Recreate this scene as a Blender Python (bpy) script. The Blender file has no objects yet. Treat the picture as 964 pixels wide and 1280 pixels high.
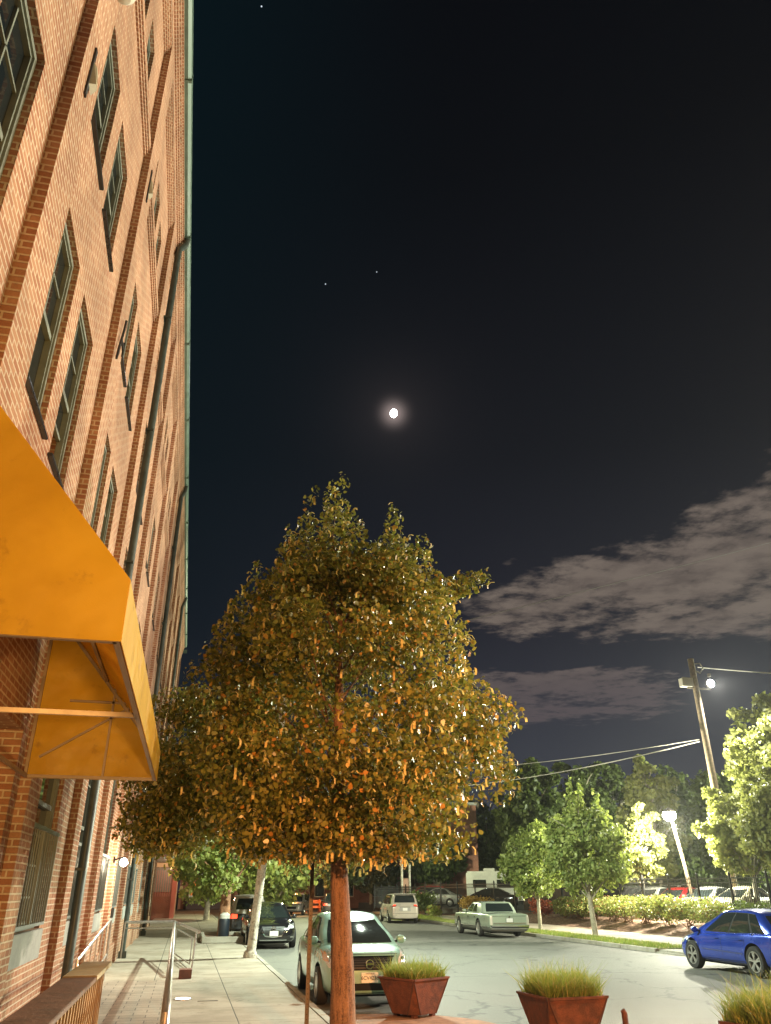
import bpy, bmesh, math, random
import numpy as np
from mathutils import Vector, Matrix
from mathutils.bvhtree import BVHTree
random.seed(7); rng = np.random.default_rng(11)
sc = bpy.context.scene
C = bpy.context.collection
R = math.radians

# ------------------------------------------------------------------ camera
FPX, PW, PH = 965.0, 964.0, 1280.0
CAMZ = 1.9
pitch = math.atan(473 / FPX); yaw = math.atan(251 / math.hypot(FPX, 473))
cd = bpy.data.cameras.new('camera'); cam = bpy.data.objects.new('camera', cd); C.objects.link(cam)
cam.location = (0, 0, CAMZ); cam.rotation_euler = (math.pi/2 + pitch, 0, -yaw)
cd.sensor_fit = 'VERTICAL'; cd.sensor_height = 24; cd.lens = 24 * FPX / PH
cd.clip_start = 0.05; cd.clip_end = 3000
sc.camera = cam

# ------------------------------------------------------------------ view
sc.view_settings.view_transform = 'Standard'; sc.view_settings.look = 'None'
sc.view_settings.exposure = 0; sc.view_settings.gamma = 1
sc.cycles.use_denoising = True
sc.cycles.max_bounces = 5; sc.cycles.diffuse_bounces = 2; sc.cycles.glossy_bounces = 3
sc.cycles.transmission_bounces = 3; sc.cycles.transparent_max_bounces = 6
sc.cycles.sample_clamp_indirect = 4
sc.cycles.caustics_reflective = False; sc.cycles.caustics_refractive = False

# ------------------------------------------------------------------ node helpers
class NT:
    def __init__(s, nt): s.nt = nt
    def n(s, t, **k):
        x = s.nt.nodes.new(t)
        for a, b in k.items(): setattr(x, a, b)
        return x
    def l(s, a, b): s.nt.links.new(a, b)
    def put(s, sock, v):
        if isinstance(v, bpy.types.NodeSocket): s.l(v, sock)
        elif v is not None: sock.default_value = v
    def m(s, op, a, b=None, c=None):
        x = s.n('ShaderNodeMath', operation=op)
        s.put(x.inputs[0], a); s.put(x.inputs[1], b); s.put(x.inputs[2], c)
        return x.outputs[0]
    def mix(s, f, a, b, bt='MIX'):
        x = s.n('ShaderNodeMix', data_type='RGBA', blend_type=bt)
        s.put(x.inputs[0], f); s.put(x.inputs[6], a); s.put(x.inputs[7], b)
        return x.outputs[2]
    def ss(s, v, a, b):
        x = s.n('ShaderNodeMapRange', interpolation_type='SMOOTHSTEP')
        s.put(x.inputs[0], v); x.inputs[1].default_value = a; x.inputs[2].default_value = b
        return x.outputs[0]
    def noise(s, vec, scale, detail=4, rough=.55, out=0):
        x = s.n('ShaderNodeTexNoise'); s.put(x.inputs['Vector'], vec)
        x.inputs['Scale'].default_value = scale; x.inputs['Detail'].default_value = detail
        x.inputs['Roughness'].default_value = rough
        return x.outputs[out]
    def ramp(s, v, stops):
        x = s.n('ShaderNodeValToRGB'); e = x.color_ramp.elements
        while len(e) < len(stops): e.new(.5)
        for q, (p, c) in zip(e, stops): q.position = p; q.color = (*c, 1)
        s.put(x.inputs[0], v); return x.outputs[0]

# ------------------------------------------------------------------ night sky
w = bpy.data.worlds.new('World'); sc.world = w; w.use_nodes = True
for n in list(w.node_tree.nodes): w.node_tree.nodes.remove(n)
N = NT(w.node_tree)
tc = N.n('ShaderNodeTexCoord'); sp = N.n('ShaderNodeSeparateXYZ'); N.l(tc.outputs['Generated'], sp.inputs[0])
X, Y, Z = sp.outputs
az = N.m('MULTIPLY', N.m('ARCTAN2', X, Y), 180/math.pi)
el = N.m('MULTIPLY', N.m('ARCSINE', Z), 180/math.pi)
base = N.ramp(N.m('DIVIDE', N.m('MAXIMUM', el, 0.0), 90.0), [(0, (.042, .044, .062)), (.09, (.031, .034, .050)), (.19, (.0135, .0145, .024)), (.33, (.0060, .0072, .0115)), (.55, (.0028, .0036, .0056)), (1, (.0012, .0016, .0028))])
lf = N.ss(az, 25, -20)                      # greener, darker sky towards the facade
base = N.mix(lf, base, (.0022, .0075, .0105, 1))
base = N.mix(.55, base, base)
# broken cloud bank low on the right, laid out on a cloud plane overhead
zz = N.m('MAXIMUM', Z, 0.06)
cv = N.n('ShaderNodeCombineXYZ'); N.put(cv.inputs[0], N.m('DIVIDE', X, zz)); N.put(cv.inputs[1], N.m('DIVIDE', Y, zz))
n1 = N.noise(cv.outputs[0], 2.0, 3, .5); n2 = N.noise(cv.outputs[0], 5.5, 6, .62); n3 = N.noise(cv.outputs[0], 13, 5, .6)
fl = N.m('ADD', N.m('ADD', N.m('MULTIPLY', n1, .40), N.m('MULTIPLY', n2, .50)), N.m('MULTIPLY', n3, .30))
top = N.m('ADD', N.m('MULTIPLY', N.m('SUBTRACT', az, 20), .31), 20.2)
b1 = N.m('MULTIPLY', N.ss(N.m('SUBTRACT', top, el), -2.5, 3.2), N.ss(N.m('SUBTRACT', el, N.m('SUBTRACT', 16.3, N.m('MULTIPLY', N.m('SUBTRACT', az, 24), .09))), -1.0, 1.6))
b2 = N.m('MULTIPLY', N.m('MULTIPLY', N.ss(el, 15.0, 13.6), N.ss(el, 9.6, 11.4)), N.ss(az, 38, 31))
bank = N.m('MULTIPLY', N.m('MAXIMUM', b1, b2), N.ss(az, 14, 22))
dens = N.ss(N.m('SUBTRACT', N.m('ADD', fl, N.m('MULTIPLY', bank, .29)), .80), -.05, .12)
dens = N.m('MULTIPLY', dens, N.ss(bank, 0, .25))
cc = N.mix(N.ss(n2, .35, .65), (.11, .086, .075, 1), (.18, .143, .12, 1))
cc = N.mix(N.ss(el, 18, 11), cc, (.088, .070, .078, 1))
col = N.mix(N.m('MULTIPLY', dens, .88), base, cc)
# lens glow round the moon, painted into the sky colour
MD = Vector((.2, .81, .55)).normalized()
dp = N.n('ShaderNodeVectorMath', operation='DOT_PRODUCT'); N.l(tc.outputs['Generated'], dp.inputs[0]); dp.inputs[1].default_value = MD
ang = N.m('MULTIPLY', N.m('ARCCOSINE', N.m('MINIMUM', dp.outputs['Value'], .9999999)), 180/math.pi)
g1 = N.m('POWER', 2.718, N.m('MULTIPLY', N.m('POWER', N.m('DIVIDE', ang, .75), 2.0), -1.0))
g2 = N.m('POWER', 2.718, N.m('MULTIPLY', N.m('DIVIDE', ang, 2.6), -1.0))
glow = N.n('ShaderNodeVectorMath', operation='SCALE'); glow.inputs[0].default_value = (1.0, .78, .72)
N.put(glow.inputs[3], N.m('ADD', N.m('MULTIPLY', g1, .30), N.m('MULTIPLY', g2, .022)))
ad = N.n('ShaderNodeVectorMath', operation='ADD'); N.l(col, ad.inputs[0]); N.l(glow.outputs[0], ad.inputs[1])
bg = N.n('ShaderNodeBackground'); N.l(ad.outputs[0], bg.inputs[0]); bg.inputs[1].default_value = 1.0
wo = N.n('ShaderNodeOutputWorld'); N.l(bg.outputs[0], wo.inputs[0])

# ------------------------------------------------------------------ lights
def lamp(name, loc, power, col, radius=.25, typ='POINT', aim=None, cone=None, blend=.5):
    d = bpy.data.lights.new(name, typ); o = bpy.data.objects.new(name, d); C.objects.link(o)
    o.location = loc; d.energy = power; d.color = col; d.shadow_soft_size = radius
    if aim is not None: o.rotation_euler = (Vector(aim) - Vector(loc)).to_track_quat('-Z', 'Y').to_euler()
    if cone: d.spot_size = R(cone); d.spot_blend = blend
    return o
moonl = bpy.data.lights.new('moonlight', 'SUN'); mo = bpy.data.objects.new('moonlight', moonl); C.objects.link(mo)
moonl.energy = .03; moonl.angle = R(.5); moonl.color = (.85, .9, 1); mo.rotation_euler = (-MD).to_track_quat('-Z', 'Y').to_euler()
lamp('facade_street_light', (22, 14, 10), 22500, (1, .84, .70), .2, 'SPOT', (-1.7, 12.5, 8.6), 78, .55)
lamp('sodium_light', (3.0, -10, 6.5), 30000, (1, .40, .12), .25, 'SPOT', (4.2, 10, .9), 32, .8)
lamp('entrance_light', (.55, -1.3, 1.75), 1500, (1, .55, .16), .12, 'SPOT', (-1.25, 3.6, 3.6), 58, .9)
lamp('awning_fill_light', (-.95, 4.0, 2.3), 300, (1, .60, .20), .06, 'SPOT', (-1.0, 8.8, 3.15), 46, .5)  # added spot without a fixture, brightens the awning's far end panel
lamp('street_light', (6.2, 27.2, 8.3), 12500, (.86, 1, .80), .15, 'SPOT', (9, 28, 0), 165, .2)
lamp('lot_light', (24.85, 39.5, 4.95), 12500, (1, .97, .74), .2)
lamp('pole_flood_light', (27.62, 37.45, 12.25), 11000, (1, .97, .84), .15, 'SPOT', (24, 29, 0), 120, .6)
lamp('crown_fill_light', (11, 5.5, 10), 3200, (1, .80, .40), .2)  # added light without a fixture, lifts the upper linden crown
lamp('far_street_light', (9.0, 62, 8), 8000, (.95, 1, .6), .2)
lamp('far_tree_fill_light', (56, 44, 9), 120000, (.92, 1, .72), .3)  # added unseen light off to the right, brightens the distant trees

# ------------------------------------------------------------------ materials
MATS = {}
def mat(name, col=(.5, .5, .5), rough=.6, metal=0, var=0.0, vscale=3.0, bump=0.0, bscale=30.0, coat=0, spec=.5, emit=None, estr=0, col2=None, c2s=1.5, c2lo=.45, c2hi=.6):
    if name in MATS: return MATS[name]
    m = bpy.data.materials.new(name); m.use_nodes = True; MATS[name] = m
    T = NT(m.node_tree); b = m.node_tree.nodes['Principled BSDF']
    b.inputs['Roughness'].default_value = rough; b.inputs['Metallic'].default_value = metal
    b.inputs['Coat Weight'].default_value = coat; b.inputs['Coat Roughness'].default_value = .06
    b.inputs['Specular IOR Level'].default_value = spec
    t = T.n('ShaderNodeTexCoord').outputs['Object']; c = (*col, 1)
    if col2: c = T.mix(T.ss(T.noise(t, c2s, 5, .6), c2lo, c2hi), c, (*col2, 1))
    if var:
        f = T.ss(T.noise(t, vscale, 6, .65), .3, .7)
        k = T.n('ShaderNodeMapRange'); T.put(k.inputs[0], f); k.inputs[3].default_value = 1-var; k.inputs[4].default_value = 1+var
        vm = T.n('ShaderNodeVectorMath', operation='SCALE'); T.put(vm.inputs[0], c if not isinstance(c, tuple) else c[:3]); T.l(k.outputs[0], vm.inputs[3]); c = vm.outputs[0]
        rr = T.n('ShaderNodeMapRange'); T.put(rr.inputs[0], f); rr.inputs[3].default_value = max(0, rough-.08); rr.inputs[4].default_value = min(1, rough+.08); T.l(rr.outputs[0], b.inputs['Roughness'])
    T.put(b.inputs['Base Color'], c)
    if bump:
        bn = T.n('ShaderNodeBump'); bn.inputs['Strength'].default_value = bump; bn.inputs['Distance'].default_value = .02
        T.put(bn.inputs['Height'], T.noise(t, bscale, 6, .6)); T.l(bn.outputs[0], b.inputs['Normal'])
    if emit:
        b.inputs['Emission Color'].default_value = (*emit, 1); b.inputs['Emission Strength'].default_value = estr
        m.cycles.emission_sampling = 'NONE'
    return m

def brick_mat(name, c1, c2, mortar, bw=.215, rh=.072, ms=.011, flat=False):
    m = bpy.data.materials.new(name); m.use_nodes = True; MATS[name] = m
    T = NT(m.node_tree); b = m.node_tree.nodes['Principled BSDF']
    g = T.n('ShaderNodeNewGeometry').outputs['Position']; s = T.n('ShaderNodeSeparateXYZ'); T.l(g, s.inputs[0])
    v = T.n('ShaderNodeCombineXYZ')
    if flat: T.l(s.outputs[0], v.inputs[0]); T.l(s.outputs[1], v.inputs[1])
    else: T.put(v.inputs[0], T.m('ADD', s.outputs[0], s.outputs[1])); T.l(s.outputs[2], v.inputs[1])
    if not flat:
        ns = T.n('ShaderNodeSeparateXYZ'); T.l(T.n('ShaderNodeNewGeometry').outputs['True Normal'], ns.inputs[0])
        v2 = T.n('ShaderNodeCombineXYZ'); T.l(s.outputs[0], v2.inputs[0]); T.l(s.outputs[1], v2.inputs[1])
        mv = T.n('ShaderNodeMix', data_type='VECTOR'); T.put(mv.inputs[0], T.m('GREATER_THAN', T.m('ABSOLUTE', ns.outputs[2]), .6)); T.l(v.outputs[0], mv.inputs[4]); T.l(v2.outputs[0], mv.inputs[5])
        v = mv; vo = mv.outputs[1]
    else: vo = v.outputs[0]
    wob = T.noise(g, 9, 2, .5, 1); wv = T.n('ShaderNodeVectorMath', operation='MULTIPLY_ADD'); T.l(wob, wv.inputs[0]); wv.inputs[1].default_value = (.008, .008, 0); T.l(vo, wv.inputs[2])
    br = T.n('ShaderNodeTexBrick'); T.l(wv.outputs[0], br.inputs['Vector'])
    br.inputs['Color1'].default_value = (*c1, 1); br.inputs['Color2'].default_value = (*c2, 1); br.inputs['Mortar'].default_value = (*mortar, 1)
    br.inputs['Scale'].default_value = 1; br.inputs['Mortar Size'].default_value = ms; br.inputs['Mortar Smooth'].default_value = .25
    br.inputs['Brick Width'].default_value = bw; br.inputs['Row Height'].default_value = rh; br.inputs['Bias'].default_value = -.1
    dirt = T.ss(T.noise(g, .7, 6, .65), .25, .75)
    k = T.n('ShaderNodeMapRange'); T.put(k.inputs[0], dirt); k.inputs[3].default_value = .66; k.inputs[4].default_value = 1.18
    fine = T.n('ShaderNodeMapRange'); T.put(fine.inputs[0], T.noise(g, 45, 4, .7)); fine.inputs[3].default_value = .7; fine.inputs[4].default_value = 1.3
    vm = T.n('ShaderNodeVectorMath', operation='SCALE'); T.l(br.outputs['Color'], vm.inputs[0]); T.put(vm.inputs[3], T.m('MULTIPLY', k.outputs[0], fine.outputs[0]))
    T.l(vm.outputs[0], b.inputs['Base Color']); b.inputs['Roughness'].default_value = .88; b.inputs['Specular IOR Level'].default_value = .25
    bn = T.n('ShaderNodeBump'); bn.inputs['Strength'].default_value = .9; bn.inputs['Distance'].default_value = .012
    h = T.m('ADD', T.m('MULTIPLY', br.outputs['Fac'], -1.0), T.m('MULTIPLY', T.noise(g, 38, 5, .7), .55))
    T.put(bn.inputs['Height'], h); T.l(bn.outputs[0], b.inputs['Normal'])
    return m
M_brick = brick_mat('facade_brick', (.33, .145, .082), (.44, .235, .138), (.57, .43, .31))
M_brick2 = brick_mat('far_brick', (.30, .10, .06), (.24, .08, .05), (.35, .25, .18))
M_paver = brick_mat('paver', (.30, .25, .20), (.38, .32, .26), (.15, .12, .1), .40, .30, .008, True)

def concrete_mat(name, c, jx, jy, ox=0, oy=0, stain=(.55, .5, .45)):
    m = bpy.data.materials.new(name); m.use_nodes = True
    T = NT(m.node_tree); b = m.node_tree.nodes['Principled BSDF']
    g = T.n('ShaderNodeNewGeometry').outputs['Position']; s = T.n('ShaderNodeSeparateXYZ'); T.l(g, s.inputs[0])
    wig = T.m('MULTIPLY', T.m('SUBTRACT', T.noise(g, 3, 3), .5), .012)
    def line(co, j, o):
        a = T.m('ADD', T.m('SUBTRACT', co, o), wig)
        f = T.m('ABSOLUTE', T.m('SUBTRACT', T.m('FRACT', T.m('DIVIDE', a, j)), .5))
        return T.ss(f, .5-.011/j, .5-.004/j)
    ln = T.m('MAXIMUM', line(s.outputs[0], jx, ox), line(s.outputs[1], jy, oy)) if jx else T.m('MULTIPLY', s.outputs[0], 0)
    col = T.mix(T.ss(T.noise(g, .55, 6, .7), .35, .7), (*c, 1), (c[0]*stain[0], c[1]*stain[1], c[2]*stain[2], 1))
    col = T.mix(.35, col, T.mix(T.ss(T.noise(g, 90, 3, .8), .3, .7), (c[0]*.6, c[1]*.6, c[2]*.6, 1), (c[0]*1.4, c[1]*1.4, c[2]*1.4, 1)))
    col = T.mix(T.ss(T.noise(g, 1.1, 7, .7), .5, .62), col, (c[0]*.72, c[1]*.7, c[2]*.66, 1))
    col = T.mix(T.ss(T.noise(g, 7, 2, .4), .74, .77), col, (c[0]*.3, c[1]*.3, c[2]*.28, 1))
    col = T.mix(T.ss(T.noise(g, 2.3, 5, .75), .60, .70), col, (c[0]*.45, c[1]*.42, c[2]*.4, 1))
    col = T.mix(ln, col, (.035, .03, .025, 1)); T.l(col, b.inputs['Base Color'])
    b.inputs['Roughness'].default_value = .85; b.inputs['Specular IOR Level'].default_value = .3
    bn = T.n('ShaderNodeBump'); bn.inputs['Strength'].default_value = .5; bn.inputs['Distance'].default_value = .01
    T.put(bn.inputs['Height'], T.m('SUBTRACT', T.noise(g, 60, 5, .7), ln)); T.l(bn.outputs[0], b.inputs['Normal'])
    return m
M_walk = concrete_mat('sidewalk_concrete', (.36, .32, .26), 1.44, 1.52, .985+.72*0, .4)
M_curb = concrete_mat('curb_concrete', (.36, .34, .29), 50, 2.4, 25, .3)
M_lot = concrete_mat('lot_asphalt', (.12, .12, .115), 0, 0)

def asphalt():
    m = bpy.data.materials.new('asphalt'); m.use_nodes = True
    T = NT(m.node_tree); b = m.node_tree.nodes['Principled BSDF']
    g = T.n('ShaderNodeNewGeometry').outputs['Position']
    st = T.n('ShaderNodeVectorMath', operation='MULTIPLY'); T.l(g, st.inputs[0]); st.inputs[1].default_value = (1, .22, 1)
    a = T.ss(T.noise(st.outputs[0], .7, 6, .65), .3, .7); c = T.mix(a, (.075, .074, .066, 1), (.135, .132, .115, 1))
    c = T.mix(T.ss(T.noise(st.outputs[0], 1.7, 7, .7), .58, .66), c, (.07, .07, .064, 1))
    ag = T.noise(g, 70, 3, .9); c = T.mix(.8, c, T.mix(T.ss(ag, .35, .68), (.05, .05, .045, 1), (.25, .25, .22, 1)))
    # crack sealing
    vo = T.n('ShaderNodeTexVoronoi', feature='DISTANCE_TO_EDGE'); vo.inputs['Scale'].default_value = .32
    wv = T.n('ShaderNodeVectorMath', operation='MULTIPLY_ADD'); T.l(T.noise(g, 1.2, 4, .6, 1), wv.inputs[0]); wv.inputs[1].default_value = (1.6, 1.6, 0); T.l(g, wv.inputs[2]); T.l(wv.outputs[0], vo.inputs['Vector'])
    c = T.mix(T.m('MULTIPLY', T.ss(vo.outputs['Distance'], .014, .006), .7), c, (.03, .03, .03, 1))
    T.l(c, b.inputs['Base Color']); b.inputs['Roughness'].default_value = .68; b.inputs['Specular IOR Level'].default_value = .35
    bn = T.n('ShaderNodeBump'); bn.inputs['Strength'].default_value = .8; bn.inputs['Distance'].default_value = .012
    T.l(ag, bn.inputs['Height']); T.l(bn.outputs[0], b.inputs['Normal']); return m
M_road = asphalt()

def leaf_mat(name, c1, c2, c3=None, trans=.35, rough=.5, amt=.08):
    m = bpy.data.materials.new(name); m.use_nodes = True; nt = m.node_tree
    T = NT(nt); b = nt.nodes['Principled BSDF']; out = nt.nodes['Material Output']
    ri = T.n('ShaderNodeNewGeometry').outputs['Random Per Island']
    col = T.mix(ri, (*c1, 1), (*c2, 1))
    if c3: col = T.mix(T.ss(ri, 1-amt, 1-amt+.01), col, (*c3, 1))
    T.l(col, b.inputs['Base Color']); b.inputs['Roughness'].default_value = rough; b.inputs['Specular IOR Level'].default_value = .4
    tr = T.n('ShaderNodeBsdfTranslucent'); T.l(T.mix(.5, col, (c2[0]*1.6, c2[1]*1.8, c2[2], 1)), tr.inputs[0])
    mx = T.n('ShaderNodeMixShader'); mx.inputs[0].default_value = trans
    T.l(b.outputs[0], mx.inputs[1]); T.l(tr.outputs[0], mx.inputs[2]); T.l(mx.outputs[0], out.inputs[0]); return m
M_linden = leaf_mat('linden_leaf', (.022, .045, .010), (.28, .255, .06), (.42, .20, .04), .26, .3, .06)
M_bract = leaf_mat('linden_bract', (.58, .44, .16), (.72, .55, .24), None, .3)
M_gleaf = leaf_mat('green_leaf', (.12, .17, .04), (.36, .39, .12), None, .35)
M_dleaf = leaf_mat('dark_leaf', (.06, .085, .025), (.13, .16, .045), None, .3)
M_yleaf = leaf_mat('pale_leaf', (.17, .19, .055), (.30, .30, .10), None, .3)
M_shrub = leaf_mat('shrub_leaf', (.12, .15, .035), (.32, .33, .10), (.30, .13, .06), .3, .5, .15)
M_oshrub = leaf_mat('golden_shrub_leaf', (.30, .17, .04), (.42, .27, .07), None, .3)
M_redleaf = leaf_mat('red_leaf', (.28, .05, .03), (.40, .10, .05), None, .3)
M_grass = leaf_mat('grass_blade', (.08, .15, .03), (.28, .31, .07), (.45, .36, .16), .3, .5, .12)
M_bark = mat('bark', (.26, .13, .07), .9, var=.45, vscale=5, bump=1, bscale=22)
def bark_streaks():
    m = bpy.data.materials.new('furrowed_bark'); m.use_nodes = True
    T = NT(m.node_tree); b = m.node_tree.nodes['Principled BSDF']; t = T.n('ShaderNodeTexCoord').outputs['Object']
    s = T.n('ShaderNodeVectorMath', operation='MULTIPLY'); T.l(t, s.inputs[0]); s.inputs[1].default_value = (1, 1, .16)
    f = T.noise(s.outputs[0], 26, 6, .7); h = T.noise(t, 60, 4, .7)
    c = T.mix(T.ss(f, .36, .62), (.05, .028, .02, 1), (.22, .13, .088, 1)); c = T.mix(T.ss(h, .35, .65), c, T.mix(.5, c, (.35, .2, .12, 1)))
    T.l(c, b.inputs['Base Color']); b.inputs['Roughness'].default_value = .9
    bn = T.n('ShaderNodeBump'); bn.inputs['Strength'].default_value = 1; bn.inputs['Distance'].default_value = .03
    T.put(bn.inputs['Height'], T.m('ADD', f, T.m('MULTIPLY', h, .3))); T.l(bn.outputs[0], b.inputs['Normal']); return m
M_trunk = bark_streaks()
M_gbark = mat('grey_bark', (.34, .30, .22), .9, var=.35, vscale=6, bump=.8, bscale=25)
M_pole = mat('weathered_pole', (.20, .15, .095), .85, var=.3, vscale=7, bump=.5, bscale=30)
M_palepole = mat('pale_pole', (.55, .50, .42), .85, var=.35, vscale=5, bump=.6, bscale=26, col2=(.30, .25, .19), c2s=7, c2lo=.55, c2hi=.62)
M_frame = mat('green_grey_paint', (.19, .21, .175), .45, var=.15, vscale=8)
M_sill = mat('dark_sill', (.045, .05, .055), .32, metal=.4, var=.2)
M_gutter = mat('gutter_green', (.10, .155, .125), .4, var=.2, vscale=4)
M_ds = mat('downspout_dark', (.055, .07, .06), .4, var=.25, vscale=4)
M_glass = mat('dark_window_glass', (.012, .016, .018), .05, spec=.9)
M_dark = mat('dark_interior', (.012, .011, .01), .9)
M_stone = mat('stone_sill', (.30, .30, .27), .8, var=.2, bump=.3)
M_steel = mat('brushed_steel', (.50, .49, .48), .36, metal=.85, var=.12, vscale=12)
M_iron = mat('black_iron', (.018, .018, .018), .5, var=.3)
M_galv = mat('galvanised_steel', (.20, .18, .15), .5, metal=.6, var=.3, vscale=10)
M_rust = mat('rusted_steel', (.115, .040, .025), .85, var=.4, vscale=4, bump=.5, bscale=40, col2=(.065, .026, .018), c2s=3.5, c2lo=.5, c2hi=.65)
M_wood = mat('rail_wood', (.15, .075, .045), .65, var=.3, vscale=6, bump=.3, bscale=25)
M_wood2 = mat('rail_new_wood', (.50, .38, .22), .65, var=.15, vscale=6, bump=.2)
M_slat = mat('rail_slat_wood', (.42, .25, .11), .65, var=.2, vscale=5, bump=.25)
M_fwood = mat('fence_wood', (.09, .055, .035), .85, var=.3, vscale=3, bump=.3)
M_mulch = mat('mulch', (.17, .09, .06), .95, var=.5, vscale=9, bump=1, bscale=22, col2=(.27, .17, .12), c2s=5)
M_turf = mat('turf', (.12, .14, .035), .95, var=.4, vscale=5, bump=.8, bscale=40, col2=(.22, .18, .07), c2s=2.2, c2lo=.5, c2hi=.62)
M_ground = mat('earth', (.10, .09, .06), .95, var=.4, vscale=.5, bump=.4)
M_red_pave = mat('red_aggregate', (.30, .16, .10), .9, var=.3, vscale=6, bump=.6, bscale=70)
M_tyre = mat('tyre_rubber', (.015, .015, .015), .75, bump=.2)
M_rim = mat('alloy_rim', (.62, .62, .60), .3, metal=.85)
M_chrome = mat('chrome', (.75, .75, .75), .12, metal=1)
M_black = mat('black_trim', (.010,.010,.011), .7, spec=.2)
M_lens = mat('headlight_lens', (.50, .50, .50), .12, spec=.9, coat=.8, var=.25, vscale=25)
M_tail = mat('tail_light_lens', (.35, .015, .012), .15, coat=.8)
M_tail_on = mat('lit_tail_light', (.5, .02, .01), .3, emit=(1, .08, .03), estr=3)
M_plate = mat('licence_plate', (.72, .72, .68), .5)
M_ink = mat('plate_ink', (.03, .03, .05), .6)
M_white = mat('white_panel', (.70, .69, .64), .5, var=.1, vscale=2)
M_interior = mat('seat_fabric', (.16, .155, .14), .9, var=.3)
def cglass():
    m = bpy.data.materials.new('car_glass'); m.use_nodes = True; nt = m.node_tree; T = NT(nt)
    b = nt.nodes['Principled BSDF']; out = nt.nodes['Material Output']
    b.inputs['Base Color'].default_value = (.015, .02, .02, 1); b.inputs['Roughness'].default_value = .04; b.inputs['Specular IOR Level'].default_value = .8
    return m
M_cglass = cglass()
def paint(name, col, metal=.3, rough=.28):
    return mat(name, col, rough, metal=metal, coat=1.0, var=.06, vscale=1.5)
# orange translucent awning cloth
def cloth():
    m = bpy.data.materials.new('awning_cloth'); m.use_nodes = True; nt = m.node_tree; T = NT(nt); b = nt.nodes['Principled BSDF']; out = nt.nodes['Material Output']
    g = T.n('ShaderNodeTexCoord').outputs['Object']
    c = T.mix(T.ss(T.noise(g, 1.6, 5, .6), .3, .7), (.60, .35, .018, 1), (.74, .46, .03, 1)); c = T.mix(T.ss(T.noise(g, 4.5, 6, .7), .56, .72), c, (.42, .24, .015, 1)); T.l(c, b.inputs['Base Color']); b.inputs['Roughness'].default_value = .5
    bn = T.n('ShaderNodeBump'); bn.inputs['Strength'].default_value = 1; bn.inputs['Distance'].default_value = .10; T.put(bn.inputs['Height'], T.m('ADD', T.noise(g, 1.3, 3, .5), T.m('MULTIPLY', T.noise(g, 160, 2, .5), .01))); T.l(bn.outputs[0], b.inputs['Normal'])
    tr = T.n('ShaderNodeBsdfTranslucent'); tr.inputs[0].default_value = (.75, .36, .02, 1)
    mx = T.n('ShaderNodeMixShader'); mx.inputs[0].default_value = .35; T.l(b.outputs[0], mx.inputs[1]); T.l(tr.outputs[0], mx.inputs[2]); T.l(mx.outputs[0], out.inputs[0]); return m
M_cloth = cloth()
def glowm(name, col, s): return mat(name, (.9, .9, .9), .4, emit=col, estr=s)

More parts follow.
